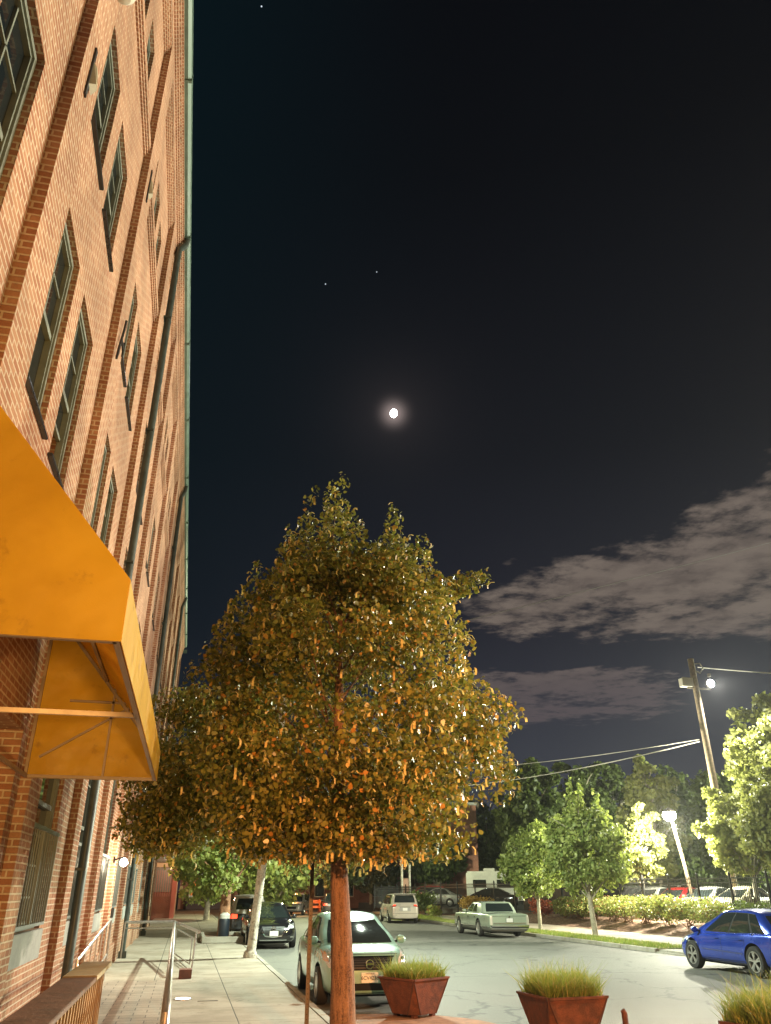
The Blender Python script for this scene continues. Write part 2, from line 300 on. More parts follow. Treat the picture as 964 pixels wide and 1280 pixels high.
# ------------------------------------------------------------------ mesh helpers
class MB:
    def __init__(s): s.v = []; s.f = []; s.mi = []; s.cur = 0
    def add(s, vs, fs):
        o = len(s.v); s.v += [tuple(p) for p in vs]; s.f += [tuple(i+o for i in f) for f in fs]; s.mi += [s.cur]*len(fs); return s
    def box(s, x0, x1, y0, y1, z0, z1):
        return s.add([(x0,y0,z0),(x1,y0,z0),(x1,y1,z0),(x0,y1,z0),(x0,y0,z1),(x1,y0,z1),(x1,y1,z1),(x0,y1,z1)],
                     [(0,3,2,1),(4,5,6,7),(0,1,5,4),(1,2,6,5),(2,3,7,6),(3,0,4,7)])
    def quad(s, a, b, c, d): return s.add([a,b,c,d], [(0,1,2,3)])
    def tube(s, pts, r, n=10, cap=True, sx=1):
        pts = [Vector(p) for p in pts]; rs = r if isinstance(r, (list, tuple)) else [r]*len(pts)
        vs = []; up = None
        for i, p in enumerate(pts):
            d = (pts[min(i+1, len(pts)-1)] - pts[max(i-1, 0)]).normalized()
            if up is None: up = Vector((0,0,1)) if abs(d.z) < .9 else Vector((0,1,0))
            a = d.cross(up); a = a.normalized() if a.length > 1e-4 else Vector((1,0,0)); b = a.cross(d).normalized(); up = b
            for k in range(n):
                t = 2*math.pi*k/n; vs.append(p + (a*math.cos(t) + b*math.sin(t))*rs[i])
        fs = [(i*n+k, i*n+(k+1)%n, (i+1)*n+(k+1)%n, (i+1)*n+k) for i in range(len(pts)-1) for k in range(n)]
        if cap: fs += [tuple(range(n))[::-1], tuple((len(pts)-1)*n+k for k in range(n))]
        return s.add(vs, fs)
    def bar(s, a, b, w, h=None, up=(0,0,1)):
        a = Vector(a); b = Vector(b); h = h or w; d = (b-a).normalized(); u = Vector(up)
        if abs(d.dot(u)) > .95: u = Vector((0,1,0))
        p = d.cross(u).normalized()*w/2; q = p.cross(d).normalized()*h/2
        return s.add([a-p-q,a+p-q,a+p+q,a-p+q,b-p-q,b+p-q,b+p+q,b-p+q],[(0,3,2,1),(4,5,6,7),(0,1,5,4),(1,2,6,5),(2,3,7,6),(3,0,4,7)])
    def lathe(s, prof, c=(0,0,0), axis='z', n=20, cap=True):
        vs = []; fs = []
        for r, h in prof:
            for k in range(n):
                t = 2*math.pi*k/n; a, b = r*math.cos(t), r*math.sin(t)
                vs.append((c[0]+a, c[1]+b, c[2]+h) if axis == 'z' else ((c[0]+h, c[1]+a, c[2]+b) if axis == 'x' else (c[0]+a, c[1]+h, c[2]+b)))
        m = len(prof)
        for i in range(m-1):
            for k in range(n): fs.append((i*n+k, i*n+(k+1)%n, (i+1)*n+(k+1)%n, (i+1)*n+k))
        if cap: fs += [tuple(range(n))[::-1], tuple((m-1)*n+k for k in range(n))]
        return s.add(vs, fs)
    def prism(s, poly, z0, z1):
        n = len(poly); return s.add([(x,y,z0) for x,y in poly]+[(x,y,z1) for x,y in poly], [tuple(range(n))[::-1], tuple(range(n,2*n))]+[(i,(i+1)%n,n+(i+1)%n,n+i) for i in range(n)])
    def build(s, name, m, parent=None, smooth=False, bevel=0, loc=None):
        me = bpy.data.meshes.new(name); me.from_pydata(s.v, [], s.f)
        ms = m if isinstance(m, (list, tuple)) else [m]
        for q in ms: me.materials.append(q)
        if len(ms) > 1: me.polygons.foreach_set('material_index', s.mi)
        bm = bmesh.new(); bm.from_mesh(me); bmesh.ops.recalc_face_normals(bm, faces=bm.faces)
        if bevel: bmesh.ops.bevel(bm, geom=[e for e in bm.edges if len(e.link_faces) == 2 and e.calc_face_angle(0) > .6], offset=bevel, segments=2, affect='EDGES', clamp_overlap=True)
        bm.to_mesh(me); bm.free()
        if smooth: me.polygons.foreach_set('use_smooth', [True]*len(me.polygons)); me.set_sharp_from_angle(angle=R(38))
        me.update(); return link(name, me, parent)
def link(name, me, parent=None):
    o = bpy.data.objects.new(name, me); C.objects.link(o)
    if parent is not None: o.parent = parent
    return o
def tag(o, label, cat, group=None):
    o['label'] = label; o['category'] = cat
    if group: o['group'] = group
    return o
def thing(name, label, cat, loc=(0,0,0), rz=0, group=None):
    o = bpy.data.objects.new(name, None); C.objects.link(o); o.location = loc; o.rotation_euler = (0,0,rz); o.empty_display_size = .2
    return tag(o, label, cat, group)
def struct(o, kind='structure'): o['kind'] = kind; return o
def kids(o): return [c for c in bpy.data.objects if c.parent == o]
def dup(root, loc, rz=0, label=None, scale=None):
    def cp(o, p):
        c = o.copy(); C.objects.link(c)
        if p is not None: c.parent = p
        for k in kids(o): cp(k, c)
        return c
    r = cp(root, None); r.location = loc; r.rotation_euler = (0,0,rz)
    if label: r['label'] = label
    if scale: r.scale = scale
    return r
def np_mesh(name, verts, faces_n, k, m, parent=None, smooth=False):
    """verts (N*k,3) with N polygons of k verts"""
    me = bpy.data.meshes.new(name); nv = len(verts); me.vertices.add(nv); me.vertices.foreach_set('co', np.asarray(verts, dtype=np.float32).ravel())
    me.loops.add(nv); me.loops.foreach_set('vertex_index', np.arange(nv, dtype=np.int32)); me.polygons.add(nv//k)
    me.polygons.foreach_set('loop_start', np.arange(0, nv, k, dtype=np.int32)); me.materials.append(m); me.update(calc_edges=True); me.validate()
    return link(name, me, parent)
def leaves(pts, out, size, elong=1.25, droop=.3, flat=.8, jit=.4):
    """leaf-shaped hexagons at pts; out = preferred facing"""
    n = len(pts); nrm = out*.6 + rng.normal(0, flat, (n,3)); nrm[:,2] += .35
    nrm /= np.linalg.norm(nrm, axis=1)[:,None]+1e-9
    ax = rng.normal(0, 1, (n,3)); ax[:,2] -= droop*2; ax -= nrm*np.sum(ax*nrm, axis=1)[:,None]; ax /= np.linalg.norm(ax, axis=1)[:,None]+1e-9
    bx = np.cross(nrm, ax); s = (size*(1+rng.uniform(-jit, jit, n)))[:,None]
    shp = [(-.5,0,0),(-.25,.42,.07),(.15,.38,.05),(.62,0,-.08),(.15,-.38,.05),(-.25,-.42,.07)]
    V = np.stack([pts + ax*s*a*elong + bx*s*b + nrm*s*c for a,b,c in shp], axis=1)
    return V.reshape(-1,3)

# ------------------------------------------------------------------ the ground
g = MB().quad((-400,-300,-.03),(600,-300,-.03),(600,900,-.03),(-400,900,-.03)).build('ground', M_ground); struct(g)
KX, KR = 2.42, 15.75
road = MB(); road.quad((KX,-40,0),(KR+.02,-40,0),(KR+.02,88,0),(KX,88,0)); road.quad((-20,88,0),(60,88,0),(60,97,0),(-20,97,0))
struct(road.build('road', M_road))
sw = MB(); sw.box(-1.9,KX-.16,-30,86,-.02,.12); struct(sw.build('sidewalk', M_walk))
kb = MB()
for i in range(-12, 36):
    kb.box(KX-.155,KX,i*2.4+.006,(i+1)*2.4-.006,-.02,.123+random.uniform(-.002,.002))
struct(kb.build('kerb', M_curb, bevel=.018))
pv = MB().quad((-1.78,3,.124),(-.12,3,.124),(-.12,20.4,.124),(-1.78,20.4,.124)); struct(pv.build('paved_path', M_paver))
# red aggregate patch under the planters
poly = [(KX+.01+0*a, 0) for a in (0,)]
pts = [(KX+.004, 9), (KX+.004, 15.3)] + [(3.1+1.95*math.sin(t)*1.0, 13.4+1.9*math.cos(t)) for t in np.linspace(0, 1.4, 12)] + [(5.02, 9)]
struct(MB().add([(x,y,.004) for x,y in pts], [tuple(range(len(pts)))[::-1]]).build('red_pavement_patch', M_red_pave))
# right side: kerb, grass strip, sidewalk, mulch bank, lot
rk = MB()
for i in range(11, 26):
    y0, y1 = i*2.4+.8, (i+1)*2.4+.8
    rk.box(KR,KR+.16,y0+.006,y1-.006,-.02,.125)
for i in range(4, 11): rk.box(KR,KR+.16,i*2.4+.8+.006,(i+1)*2.4+.8-.006,-.02,.04)
struct(rk.build('kerb_right', M_curb, bevel=.02))
gs = MB(); gs.box(KR+.16,17.4,27.2,60,-.02,.12); struct(gs.build('grass_strip', M_turf))
struct(MB().box(KR+.163,17.4,-10,27.2,-.02,.10).build('driveway_apron', M_curb))
struct(MB().box(17.4,20.7,-10,80,-.02,.124).build('sidewalk_right', M_walk))
mb = MB(); nx, ny = 10, 60
vs = []
for j in range(ny+1):
    for i in range(nx+1):
        u = i/nx; vs.append((20.7+u*3.9, 10+j*1.15, .1+(.52 if j < 36 else .44)*math.sin(u*math.pi/2)**1.2+(random.uniform(-.04,.04) if 0<i<nx else 0)))
mb.add(vs, [(j*(nx+1)+i, j*(nx+1)+i+1, (j+1)*(nx+1)+i+1, (j+1)*(nx+1)+i) for j in range(ny) for i in range(nx)])
struct(mb.build('mulch_bank', M_mulch, smooth=True))
struct(MB().prism([(24.6,5),(90,5),(90,130),(20.3,130),(20.3,72),(24.6,53)],-.02,.60).build('parking_lot', M_lot))
ml = MB()
for i in range(14):
    y = 20+i*2.75; ml.box(26,31,y,y+.1,.604,.608)
struct(ml.build('parking_line_marking', mat('line_paint', (.6,.6,.55), .7, var=.2)))
# grass island at the far corner
bm_ = MB(); pts = [(16.3+1.6*math.cos(t), 61+4*math.sin(t)) for t in np.linspace(0, 2*math.pi, 20, endpoint=False)]
bm_.prism(pts, 0, .16); struct(bm_.build('grass_island', M_turf))
bm_ = MB(); bm_.box(KR,26,60.5,64,-.02,.14); struct(bm_.build('corner_pavement', M_curb))

# ------------------------------------------------------------------ brick building
XR, XP = -1.80, -1.69      # recessed plane, pilaster plane
BAY0, BAY = 1.04, 4.065
ZTOP = 16.0
YEND = 50.0
bld = thing('brick_building', 'long four storey brick warehouse with pilasters and paired windows, left of the street', 'building')
wall = MB()
def cells(y0, y1, z0, z1, holes, x=XR):
    ys = sorted({y0, y1, *[h[0] for h in holes], *[h[1] for h in holes]}); zs = sorted({z0, z1, *[h[2] for h in holes], *[h[3] for h in holes]})
    for a, b in zip(ys, ys[1:]):
        for c, d in zip(zs, zs[1:]):
            my, mz = (a+b)/2, (c+d)/2
            if any(h[0] < my < h[1] and h[2] < mz < h[3] for h in holes): continue
            wall.quad((x,a,c),(x,b,c),(x,b,d),(x,a,d))
def window_unit(y0, y1, z0, z1, style, k, fl):
    """frame set back in a brick reveal; each its own part with pane and sill"""
    dx = XR-.06
    for (a, b) in (((y0,z0),(y0,z1)),((y1,z1),(y1,z0)),((y0,z1),(y1,z1)),((y1,z0),(y0,z0))):
        wall.quad((XR,a[0],a[1]),(XR,b[0],b[1]),(XR-.3,b[0],b[1]),(XR-.3,a[0],a[1]))
    f = MB(); t = .055
    def ring(a0, a1, b0, b1, tt, xf, d):
        f.box(xf-d,xf,a0,a1,b0,b0+tt); f.box(xf-d,xf,a0,a1,b1-tt,b1); f.box(xf-d,xf-.001,a0,a0+tt,b0+tt,b1-tt); f.box(xf-d,xf-.001,a1-tt,a1,b0+tt,b1-tt)
    ring(y0+.004, y1-.004, z0+.004, z1-.004, t, dx, .1)
    ring(y0+t+.002, y1-t-.002, z0+t+.002, z1-t-.002, .03, dx-.02, .07)
    zm = (z0+z1)/2 if style != 'top' else z0+(z1-z0)*.5
    iy0, iy1 = y0+t+.03, y1-t-.03
    f.box(dx-.10,dx-.035,iy0,iy1,zm-.03,zm+.03)
    ym = (y0+y1)/2
    f.box(dx-.085,dx-.045,ym-.012,ym+.012,zm+.03,z1-t-.03); f.box(dx-.085,dx-.045,iy0,iy1,zm+(z1-zm)*.5-.012,zm+(z1-zm)*.5+.012)
    if style == 'ground':
        for q in (.25,.5,.75):
            f.box(dx-.085,dx-.045,iy0,iy1,z0+(zm-z0)*q-.012,z0+(zm-z0)*q+.012)
    fo = f.build('window', M_frame, bld)
    pn = MB(); opened = style == 'pair' and (k*3+fl) % 4 != 2
    pn.box(dx-.075,dx-.068,iy0,iy1,zm+.02,z1-t-.02)
    if not opened: pn.box(dx-.095,dx-.088,iy0,iy1,z0+t+.02,zm)
    else:
        pn.box(dx-.095,dx-.088,iy0,iy1,z0+(zm-z0)*.62,zm)
    pn.build('window_pane', M_glass, fo)
    if opened:
        s_ = MB(); zz_ = z0+(zm-z0)*.62; s_.box(dx-.1,dx-.06,iy0,iy1,zz_-.02,zz_+.02); s_.build('sash_rail', M_frame, fo)
    # dark room behind
    si = MB()
    if style == 'ground':
        si.box(XR-.12,XR+.05,y0-.02,y1+.02,z0-.34,z0-.001); si.build('window_sill', M_stone, fo, bevel=.008)
        gr = MB(); zt = z0+1.12
        gr.bar((XR+.03,y0,zt),(XR+.03,y1,zt),.05,.045); gr.bar((XR+.03,y0,z0+.06),(XR+.03,y1,z0+.06),.04,.035)
        npk = 14
        for i in range(npk+1):
            yy = y0+(y1-y0)*i/npk; gr.bar((XR+.03,yy,z0+.06),(XR+.03,yy,zt),.016 if i not in (0,7,npk) else .035)
        gr.build('window_guard', mat('guard_paint', (.22,.235,.22), .4, metal=.3), fo)
    else:
        si.box(XR-.05,XR+.05,y0-.05,y1+.07,z0-.035,z0-.001); si.build('window_sill', M_sill, fo, bevel=.006)
bays = []
s_ = BAY0-BAY*2; k = 0
while s_ < YEND-1:
    bays.append(s_); s_ += BAY
for k, s in enumerate(bays):
    holes = []
    e = s+BAY
    entrance = abs(s-(BAY0+BAY)) < .1
    if k >= 1:
        if not entrance: holes.append((s+.78, s+2.98, 1.46, 4.35, 'ground', 0))
        else: holes.append((s+.7, s+3.75, .12, 3.4, 'door', 0))
        for a, b in (((.95, 1.83), (2.32, 3.20)) if k != 2 else ((.95, 1.83), (2.62, 3.50))):
            b += .07
            holes.append((s+a, s+b, 5.90, 8.02, 'pair', 1)); holes.append((s+a, s+b, 9.32, 10.95, 'pair', 2))
        for a in (.80, 1.78, 2.76): holes.append((s+a, s+a+.58, 12.72, 13.84, 'top', 3))
    cells(s, e, 0, ZTOP-.6, [h[:4] for h in holes])
    for i, h in enumerate(holes):
        if h[4] == 'door':
            y0, y1, z0, z1 = h[:4]
            for (a, b) in (((y0,z0),(y0,z1)),((y1,z1),(y1,z0)),((y0,z1),(y1,z1))):
                wall.quad((XR,a[0],a[1]),(XR,b[0],b[1]),(XR-.75,b[0],b[1]),(XR-.75,a[0],a[1]))
            d = MB(); d.box(XR-.8,XR-.72,y0,y1,z1-.1,z1)
            for q in (0,.34,.66,1): yy = y0+(y1-y0)*q; d.box(XR-.8,XR-.72,yy-.05,yy+.05,z0,z1-.1)
            d.box(XR-.79,XR-.73,y0,y1,z0+2.1,z0+2.2); d.box(XR-.79,XR-.73,y0,y1,z0,z0+.25)
            do = d.build('entrance_door', M_frame, bld); MB().box(XR-.77,XR-.76,y0,y1,z0,z1-.1).build('door_glass', M_glass, do)
        elif s+4 > 0 or h[0] > 0: window_unit(h[0], h[1], h[2], h[3], h[4], k*2+i, h[5])
    # pilaster
    p0, p1 = s, s+.66
    wall.quad((XP,p0,0),(XP,p1,0),(XP,p1,ZTOP-.6),(XP,p0,ZTOP-.6))
    wall.quad((XR,p0,0),(XP,p0,0),(XP,p0,ZTOP-.6),(XR,p0,ZTOP-.6)); wall.quad((XR,p1,0),(XP,p1,0),(XP,p1,ZTOP-.6),(XR,p1,ZTOP-.6))
    # corbelled heads of the recess and belt of stepped brick
    for j, (zz_, xx) in enumerate(((12.34,.028),(12.42,.052),(12.50,.075))):
        wall.box(XR-.01,XR+xx,p1,e,zz_,12.66 if j == 2 else zz_+.078)
    for j in range(4): wall.box(XR-.01,XR+.026*(j+1),p1,e,14.9+.075*j,14.9+.075*(j+1)-.001)
    # base course
    wall.box(XR-.01,XR+.06,p1+.0,e,0,.62) if not entrance and e > 9 else None
cells(bays[0], YEND, ZTOP-.6-.2, ZTOP, [], x=XP+.002)
for j in range(4): wall.box(XP-.1,XP+.03*(j+1),bays[0],YEND,15.45+.13*j,15.45+.13*(j+1)-.001)
wall.box(-24,XR-.31,bays[0],YEND,-.02,ZTOP-.05)
wall.quad((XP,YEND,0),(XR-.4,YEND,0),(XR-.4,YEND,ZTOP),(XP,YEND,ZTOP))
wo_ = wall.build('wall', [M_brick], bld)
# gutter
gt = MB(); prof = [(-1.66,15.98),(-1.60,15.92),(-1.50,15.92),(-1.44,15.97),(-1.43,16.12),(-1.46,16.12),(-1.66,16.12)]
n = len(prof); gt.add([(x,bays[0],z) for x,z in prof]+[(x,YEND+.1,z) for x,z in prof], [(i,(i+1)%n,n+(i+1)%n,n+i) for i in range(n)]+[tuple(range(n)),tuple(range(n,2*n))])
for i in range(14): gt.box(-1.665,-1.425,i*4.1-2,i*4.1-1.95,15.90,16.13)
gt.build('gutter', M_gutter, bld)
# downspouts
for y in (1.2, 14.15, 27.1, 40.1):
    if y < 5: continue
    d = MB(); d.tube([(-1.50,y+.35,15.95),(-1.52,y+.3,15.7),(-1.62,y+.05,15.3),(-1.62,y,15.0),(-1.60,y,.14)], .072, 12)
    for z in (2.2,4.6,7.4,10.3,13.2): d.box(-1.71,-1.55,y-.1,y+.1,z-.02,z+.02)
    d.box(-1.71,-1.48,y-.1,y+.1,.12,.3)
    o = d.build('downspout', M_ds, bld, smooth=True)
# wall fixtures
def flood(y, z):
    f = MB(); f.box(XP,XP+.02,y-.02,y+.03,z-.32,z+.36); o = f.build('wall_flood_light', M_iron, bld)
    h = MB(); h.add([(XP+.02,y,z-.15),(XP+.02,y+.13,z-.15),(XP+.02,y+.13,z+.17),(XP+.02,y,z+.17),(XP+.075,y+.03,z-.10),(XP+.075,y+.10,z-.10),(XP+.05,y+.10,z+.13),(XP+.05,y+.03,z+.13)],[(0,1,2,3),(4,5,6,7),(0,1,5,4),(1,2,6,5),(2,3,7,6),(3,0,4,7)])
    h.build('lamp_housing', mat('beige_metal', (.30,.25,.16), .5, var=.2), o)
flood(5.36, 9.0); flood(9.42, 12.0)
t = MB()
a = [(XP+.04, 9.35+.12*math.sin(q*3), 8.9+q) for q in np.linspace(-.42,.42,9)]
t.tube(a, .018, 6); t.bar((XP+.04,9.36,8.9),(XP+.04,9.62,8.92),.03); t.bar((XP+.04,9.62,8.8),(XP+.04,9.62,9.04),.025); t.build('iron_wall_tie', M_iron, bld)
dm = MB(); dm.lathe([(.02,-.13),(.08,-.11),(.12,-.05),(.13,0),(.14,.03),(.03,.06)], (.15,0,0), 'z', 18); dm.box(0,.16,-.03,.03,.0,.05)
o = dm.build('security_camera_dome', mat('cream_plastic', (.6,.55,.45), .35), bld, smooth=True); o.location = (XP,5.30,10.28)
MB().box(XR,XR+.06,4.70,4.78,9.17,9.4).build('junction_box', M_iron, bld, bevel=.01)
MB().box(XP,XP+.06,22.0,22.2,1.3,1.52).build('junction_box', M_iron, bld, bevel=.01)
# lit wall lamp by the pavement
wl = thing('wall_lantern', 'glowing round white lantern on a bracket on the brick wall, half hidden by dark leaves', 'lamp', (XP,20.9,2.55))
b_ = MB(); b_.bar((0,0,0),(.2,0,.05),.03); b_.lathe([(.07,-.02),(.07,.02)], (0,0,0), 'x', 12); b_.build('bracket', M_iron, wl)
g_ = MB(); g_.lathe([(.02,-.09),(.07,-.06),(.095,0),(.07,.07),(.02,.10)], (.22,0,-.06), 'z', 16); g_.build('globe', glowm('lamp_glow_white', (1,.95,.85), 12), wl, smooth=True)
lamp('wall_lantern_light', (-1.25,20.9,2.45), 160, (1,.86,.62), .1)

# ------------------------------------------------------------------ awning
aw = thing('entrance_awning', 'orange cloth entrance awning on a metal frame, fixed to the brick facade', 'awning')
ay0, ay1, axo, axi, azb, azv, azt = 3.61, 8.78, -.40, -1.68, 2.92, 3.22, 4.70
prof = [(axi,azb),(axo,azb),(axo,azv),(axi,azt)]
def panel(name, pts, thick, dirv):
    d = Vector(dirv)*thick; P = [Vector(p) for p in pts]; n = len(P)
    MB().add(P+[p+d for p in P], [tuple(range(n)), tuple(range(n,2*n))[::-1]]+[(i,(i+1)%n,n+(i+1)%n,n+i) for i in range(n)]).build(name, M_cloth, aw)
panel('end_panel', [(x,ay0,z) for x,z in prof], .004, (0,-1,0)); panel('end_panel', [(x,ay1,z) for x,z in prof], .004, (0,1,0))
panel('valance', [(axo,ay0,azb),(axo,ay1,azb),(axo,ay1,azv),(axo,ay0,azv)], .004, (1,0,0))
panel('roof_panel', [(axo,ay0,azv),(axo,ay1,azv),(axi,ay1,azt),(axi,ay0,azt)], .004, (.7,0,.7))
fr = MB(); T_ = .03
for y in (ay0+.03, 5.4, ay1-.03):
    fr.bar((axi,y,azt-.04),(axo-.02,y,azv-.03),T_); fr.bar((axo-.02,y,azb+.02),(axo-.02,y,azv-.03),T_); fr.bar((axi,y,azb+.02),(axi,y,azt-.04),T_)
    fr.bar((axi,y,azb+.015),(axo-.02,y,azb+.015),T_)
for x, z in ((axo-.02,azb+.015),(axo-.02,azv-.03),(axi+.01,azb+.015),((axi+axo)/2,(azt+azv)/2-.03)): fr.bar((x,ay0+.01,z),(x,ay1-.01,z),T_)
yb = ay1-.035
fr.bar((axi+.1,yb,azb+.2),((axi+axo)/2+.3,yb,azb+.75),.022); fr.bar(((axi+axo)/2+.1,yb,azb),((axi+axo)/2+.1,yb,azb+.95),.022); fr.bar((axi+.3,yb,azb+.78),(axo-.3,yb,azb+.78),.022)
fr.build('awning_frame', mat('awning_steel', (.28,.20,.14), .5, metal=.3, var=.2), aw)

# ------------------------------------------------------------------ rails by the building
rl = thing('wooden_railing', 'brown wooden railing with plank cap and slats at the bottom left corner', 'railing', (-.75,3,.12))
c_ = MB().box(-.13,.13,-1.2,4.55,1.12,1.155); c_.build('cap_plank', M_wood, rl, bevel=.004)
c_ = MB().box(-.13,.135,4.56,6.0,1.125,1.165); o = c_.build('cap_plank', M_wood2, rl, bevel=.004); o['label'] = 'paler newer cap plank'
sl = MB()
for i in range(60):
    y = -1.1+i*.17
    if y > 5.95: break
    sl.box(.045,.085,y,y+.045,.0,1.119)
sl.box(.02,.045,-1.15,5.95,.95,1.05); sl.box(.02,.045,-1.15,5.95,.1,.2)
sl.build('slats', M_slat, rl)
po = MB()
for y in (-1.1,1.2,3.5,5.85): po.box(-.06,.02,y,y+.09,0,1.118)
po.build('post', M_slat, rl)
# steel handrail beside the paved path
hr = thing('steel_handrail', 'shiny steel tube handrail with end loop panel beside the paved path', 'railing', (0,0,0))
h = MB(); h.tube([(-.05,7.2,.5),(-.05,7.25,1.05),(-.05,7.4,1.11),(-.10,14,1.09),(-.2,27,1.06)], .034, 10); h.tube([(-.055,8.2,1.03),(-.12,15,1.0),(-.2,26.9,.97)], .012, 8)
h.build('top_rail', M_steel, hr, smooth=True)
h = MB(); h.tube([(-.2,27,1.06),(-1.62,27,1.05)], .036, 8); h.tube([(-.2,27,.9),(-1.62,27,.89)], .02, 8); h.build('cross_rail', M_steel, hr, smooth=True)
for x, y in ((-.2,27),(-1.62,27),(-.09,14.2),(-.15,20.5)):
    MB().tube([(x,y,.12),(x,y,1.05)], .022, 8).build('post', M_steel, hr, smooth=True)
h = MB(); h.tube([(-.2,27,1.06),(.44,21.6,1.0)], .038, 8); h.tube([(.44,21.6,1.0),(.38,22,.95),(.35,22,.12)], .022, 8)
h.tube([(-.12,26.2,.9),(.3,22.4,.85),(.3,22.4,.28),(-.12,26.2,.28),(-.12,26.2,.9)], .018, 6); h.tube([(-.2,27,.2),(.35,22,.14)], .018, 6)
h.build('loop_panel', M_steel, hr, smooth=True)
hr2 = thing('stair_handrail', 'dull grey sloping stair handrail with pickets against the brick wall', 'railing', (-1.55,15,.12))
h = MB(); h.tube([(0,-.15,.35),(0,-.1,.78),(0,5.6,1.2),(0,5.75,.0)], .024, 8); h.build('top_rail', M_steel, hr2, smooth=True)
h = MB(); h.tube([(0,0,.12),(0,5.6,.5)], .02, 8)
for i in range(1,6): h.tube([(0,i*.95,.12+i*.065),(0,i*.95,.79+i*.07)], .014, 6)
h.build('pickets', M_steel, hr2, smooth=True)
# red-brown step block
tag(MB().box(.06,.34,20.6,21.0,.12,.30).build('step_block', mat('red_brick_block', (.16,.06,.04), .85, var=.3, bump=.4), bevel=.01), 'small dark red block on the pavement under the handrail loop', 'block')
# ground uplight
ul = thing('ground_uplight', 'round glowing light set flush into the sidewalk by the handrail', 'lamp', (.165,16.9,.12))
MB().lathe([(.17,.0),(.17,.012),(.14,.016)], (0,0,0), 'z', 24).build('trim_ring', M_steel, ul, smooth=True)
MB().lathe([(.135,.010),(.135,.019)], (0,0,0), 'z', 24).build('lens', glowm('uplight_glow', (1,.93,.82), 8), ul)
lamp('uplight_light', (.165,16.9,.16), 130, (1,.85,.65), .1, 'SPOT', (-.35,16.9,3), 120)
tag(MB().box(.42,.78,16.55,16.59,.12,.126).build('drain_slot', M_iron), 'narrow dark metal slot in the sidewalk right of the glowing ground light', 'drain')

# ------------------------------------------------------------------ trees
def tree(name, label, loc, trunk_pts, trunk_r, lobes, nleaf, size, m_leaf, m_bark=M_gbark, group=None, cat='tree', nbranch=24, brr=.05, bracts=0, thru=.5, elong=1.25, crown_name='crown'):
    t = thing(name, label, cat, loc, 0, group)
    tb = MB(); tb.tube(trunk_pts, trunk_r, 14); tb.build('trunk', m_bark, t, smooth=True)
    top = Vector(trunk_pts[-1])
    L = np.array([[*c, *r] for c, r in lobes], dtype=float)
    br = MB(); idx = np.linspace(0, len(L)-1, min(nbranch, len(L))).astype(int)
    zmin = max(trunk_pts[0][2], L[:,2].min()-(0 if bracts else .5))
    cen = L[:,:3].mean(axis=0)
    for i in idx:
        c = Vector(L[i,:3]); zs = min(max(zmin, c.z-1.1*math.hypot(c.x-top.x, c.y-top.y)), top.z)
        f = (zs-trunk_pts[0][2])/max(1e-3, top.z-trunk_pts[0][2]); st = Vector(trunk_pts[0]).lerp(top, f)
        st = Vector((top.x*f+trunk_pts[0][0]*(1-f), top.y*f+trunk_pts[0][1]*(1-f), zs)); mid = st.lerp(c, .5)+Vector((random.uniform(-.1,.1), random.uniform(-.1,.1), .12*(c-st).length))
        br.tube([st, mid, c], [brr, brr*.6, brr*.2], 6)
    br.build('branches', m_bark, t, smooth=True)
    vol = L[:,3]*L[:,4]+L[:,3]*L[:,5]; pick = rng.choice(len(L), nleaf, p=vol/vol.sum())
    d = rng.normal(0, 1, (nleaf,3)); d /= np.linalg.norm(d, axis=1)[:,None]; rad = rng.uniform(thru, 1.08, nleaf)
    pos = L[pick,:3] + d*L[pick,3:]*rad[:,None]
    out = d*.6 + (pos-cen)/(np.linalg.norm(pos-cen, axis=1)[:,None]+1e-6)*.6
    np_mesh(crown_name, leaves(pos, out, size, elong, flat=1.7 if bracts else .8), 0, 6, m_leaf, t)
    if bracts:
        j = rng.choice(nleaf, bracts); P = pos[j]+out[j]*.05; V = []
        for p in P:
            a = random.uniform(0, 6.28); dx = np.array([math.cos(a), math.sin(a), 0]); up = np.array([0,0,1.]); s = random.uniform(.04,.075)
            side = np.cross(dx, up); w_ = .011+.005*random.random()
            prof_ = [p+dx*s*math.sin(q)*1.1-up*s*(1-math.cos(q)) for q in (np.linspace(-.5,1.9,4)+random.uniform(-1.2,.9))]
            for u0, u1 in zip(prof_, prof_[1:]): V += [u0-side*w_*1.0, u0+side*w_, u1+side*w_, u1-side*w_]
        np_mesh('seed_bracts', np.array(V), 0, 4, M_bract, t)
    return t
def env_lobes(prof, n, rmin, rmax, cx=0, cy=0, squash=.8, fill=.9):
    """prof: list of (z, radius); lobes scattered through the envelope, denser at its skin"""
    zs = [p[0] for p in prof]; rs = [p[1] for p in prof]; out = []
    while len(out) < n:
        z = random.uniform(zs[0], zs[-1]); r = np.interp(z, zs, rs)
        if random.random() > r/max(rs): continue
        a = random.uniform(0, 2*math.pi); q = r*fill*math.sqrt(random.uniform(.15,1)); s = random.uniform(rmin, rmax)*min(1, .45+r/max(rs)*.6)
        q = max(0, q-s*.5); out.append(((cx+q*math.cos(a), cy+q*math.sin(a), z), (s, s, s*squash)))
    return out
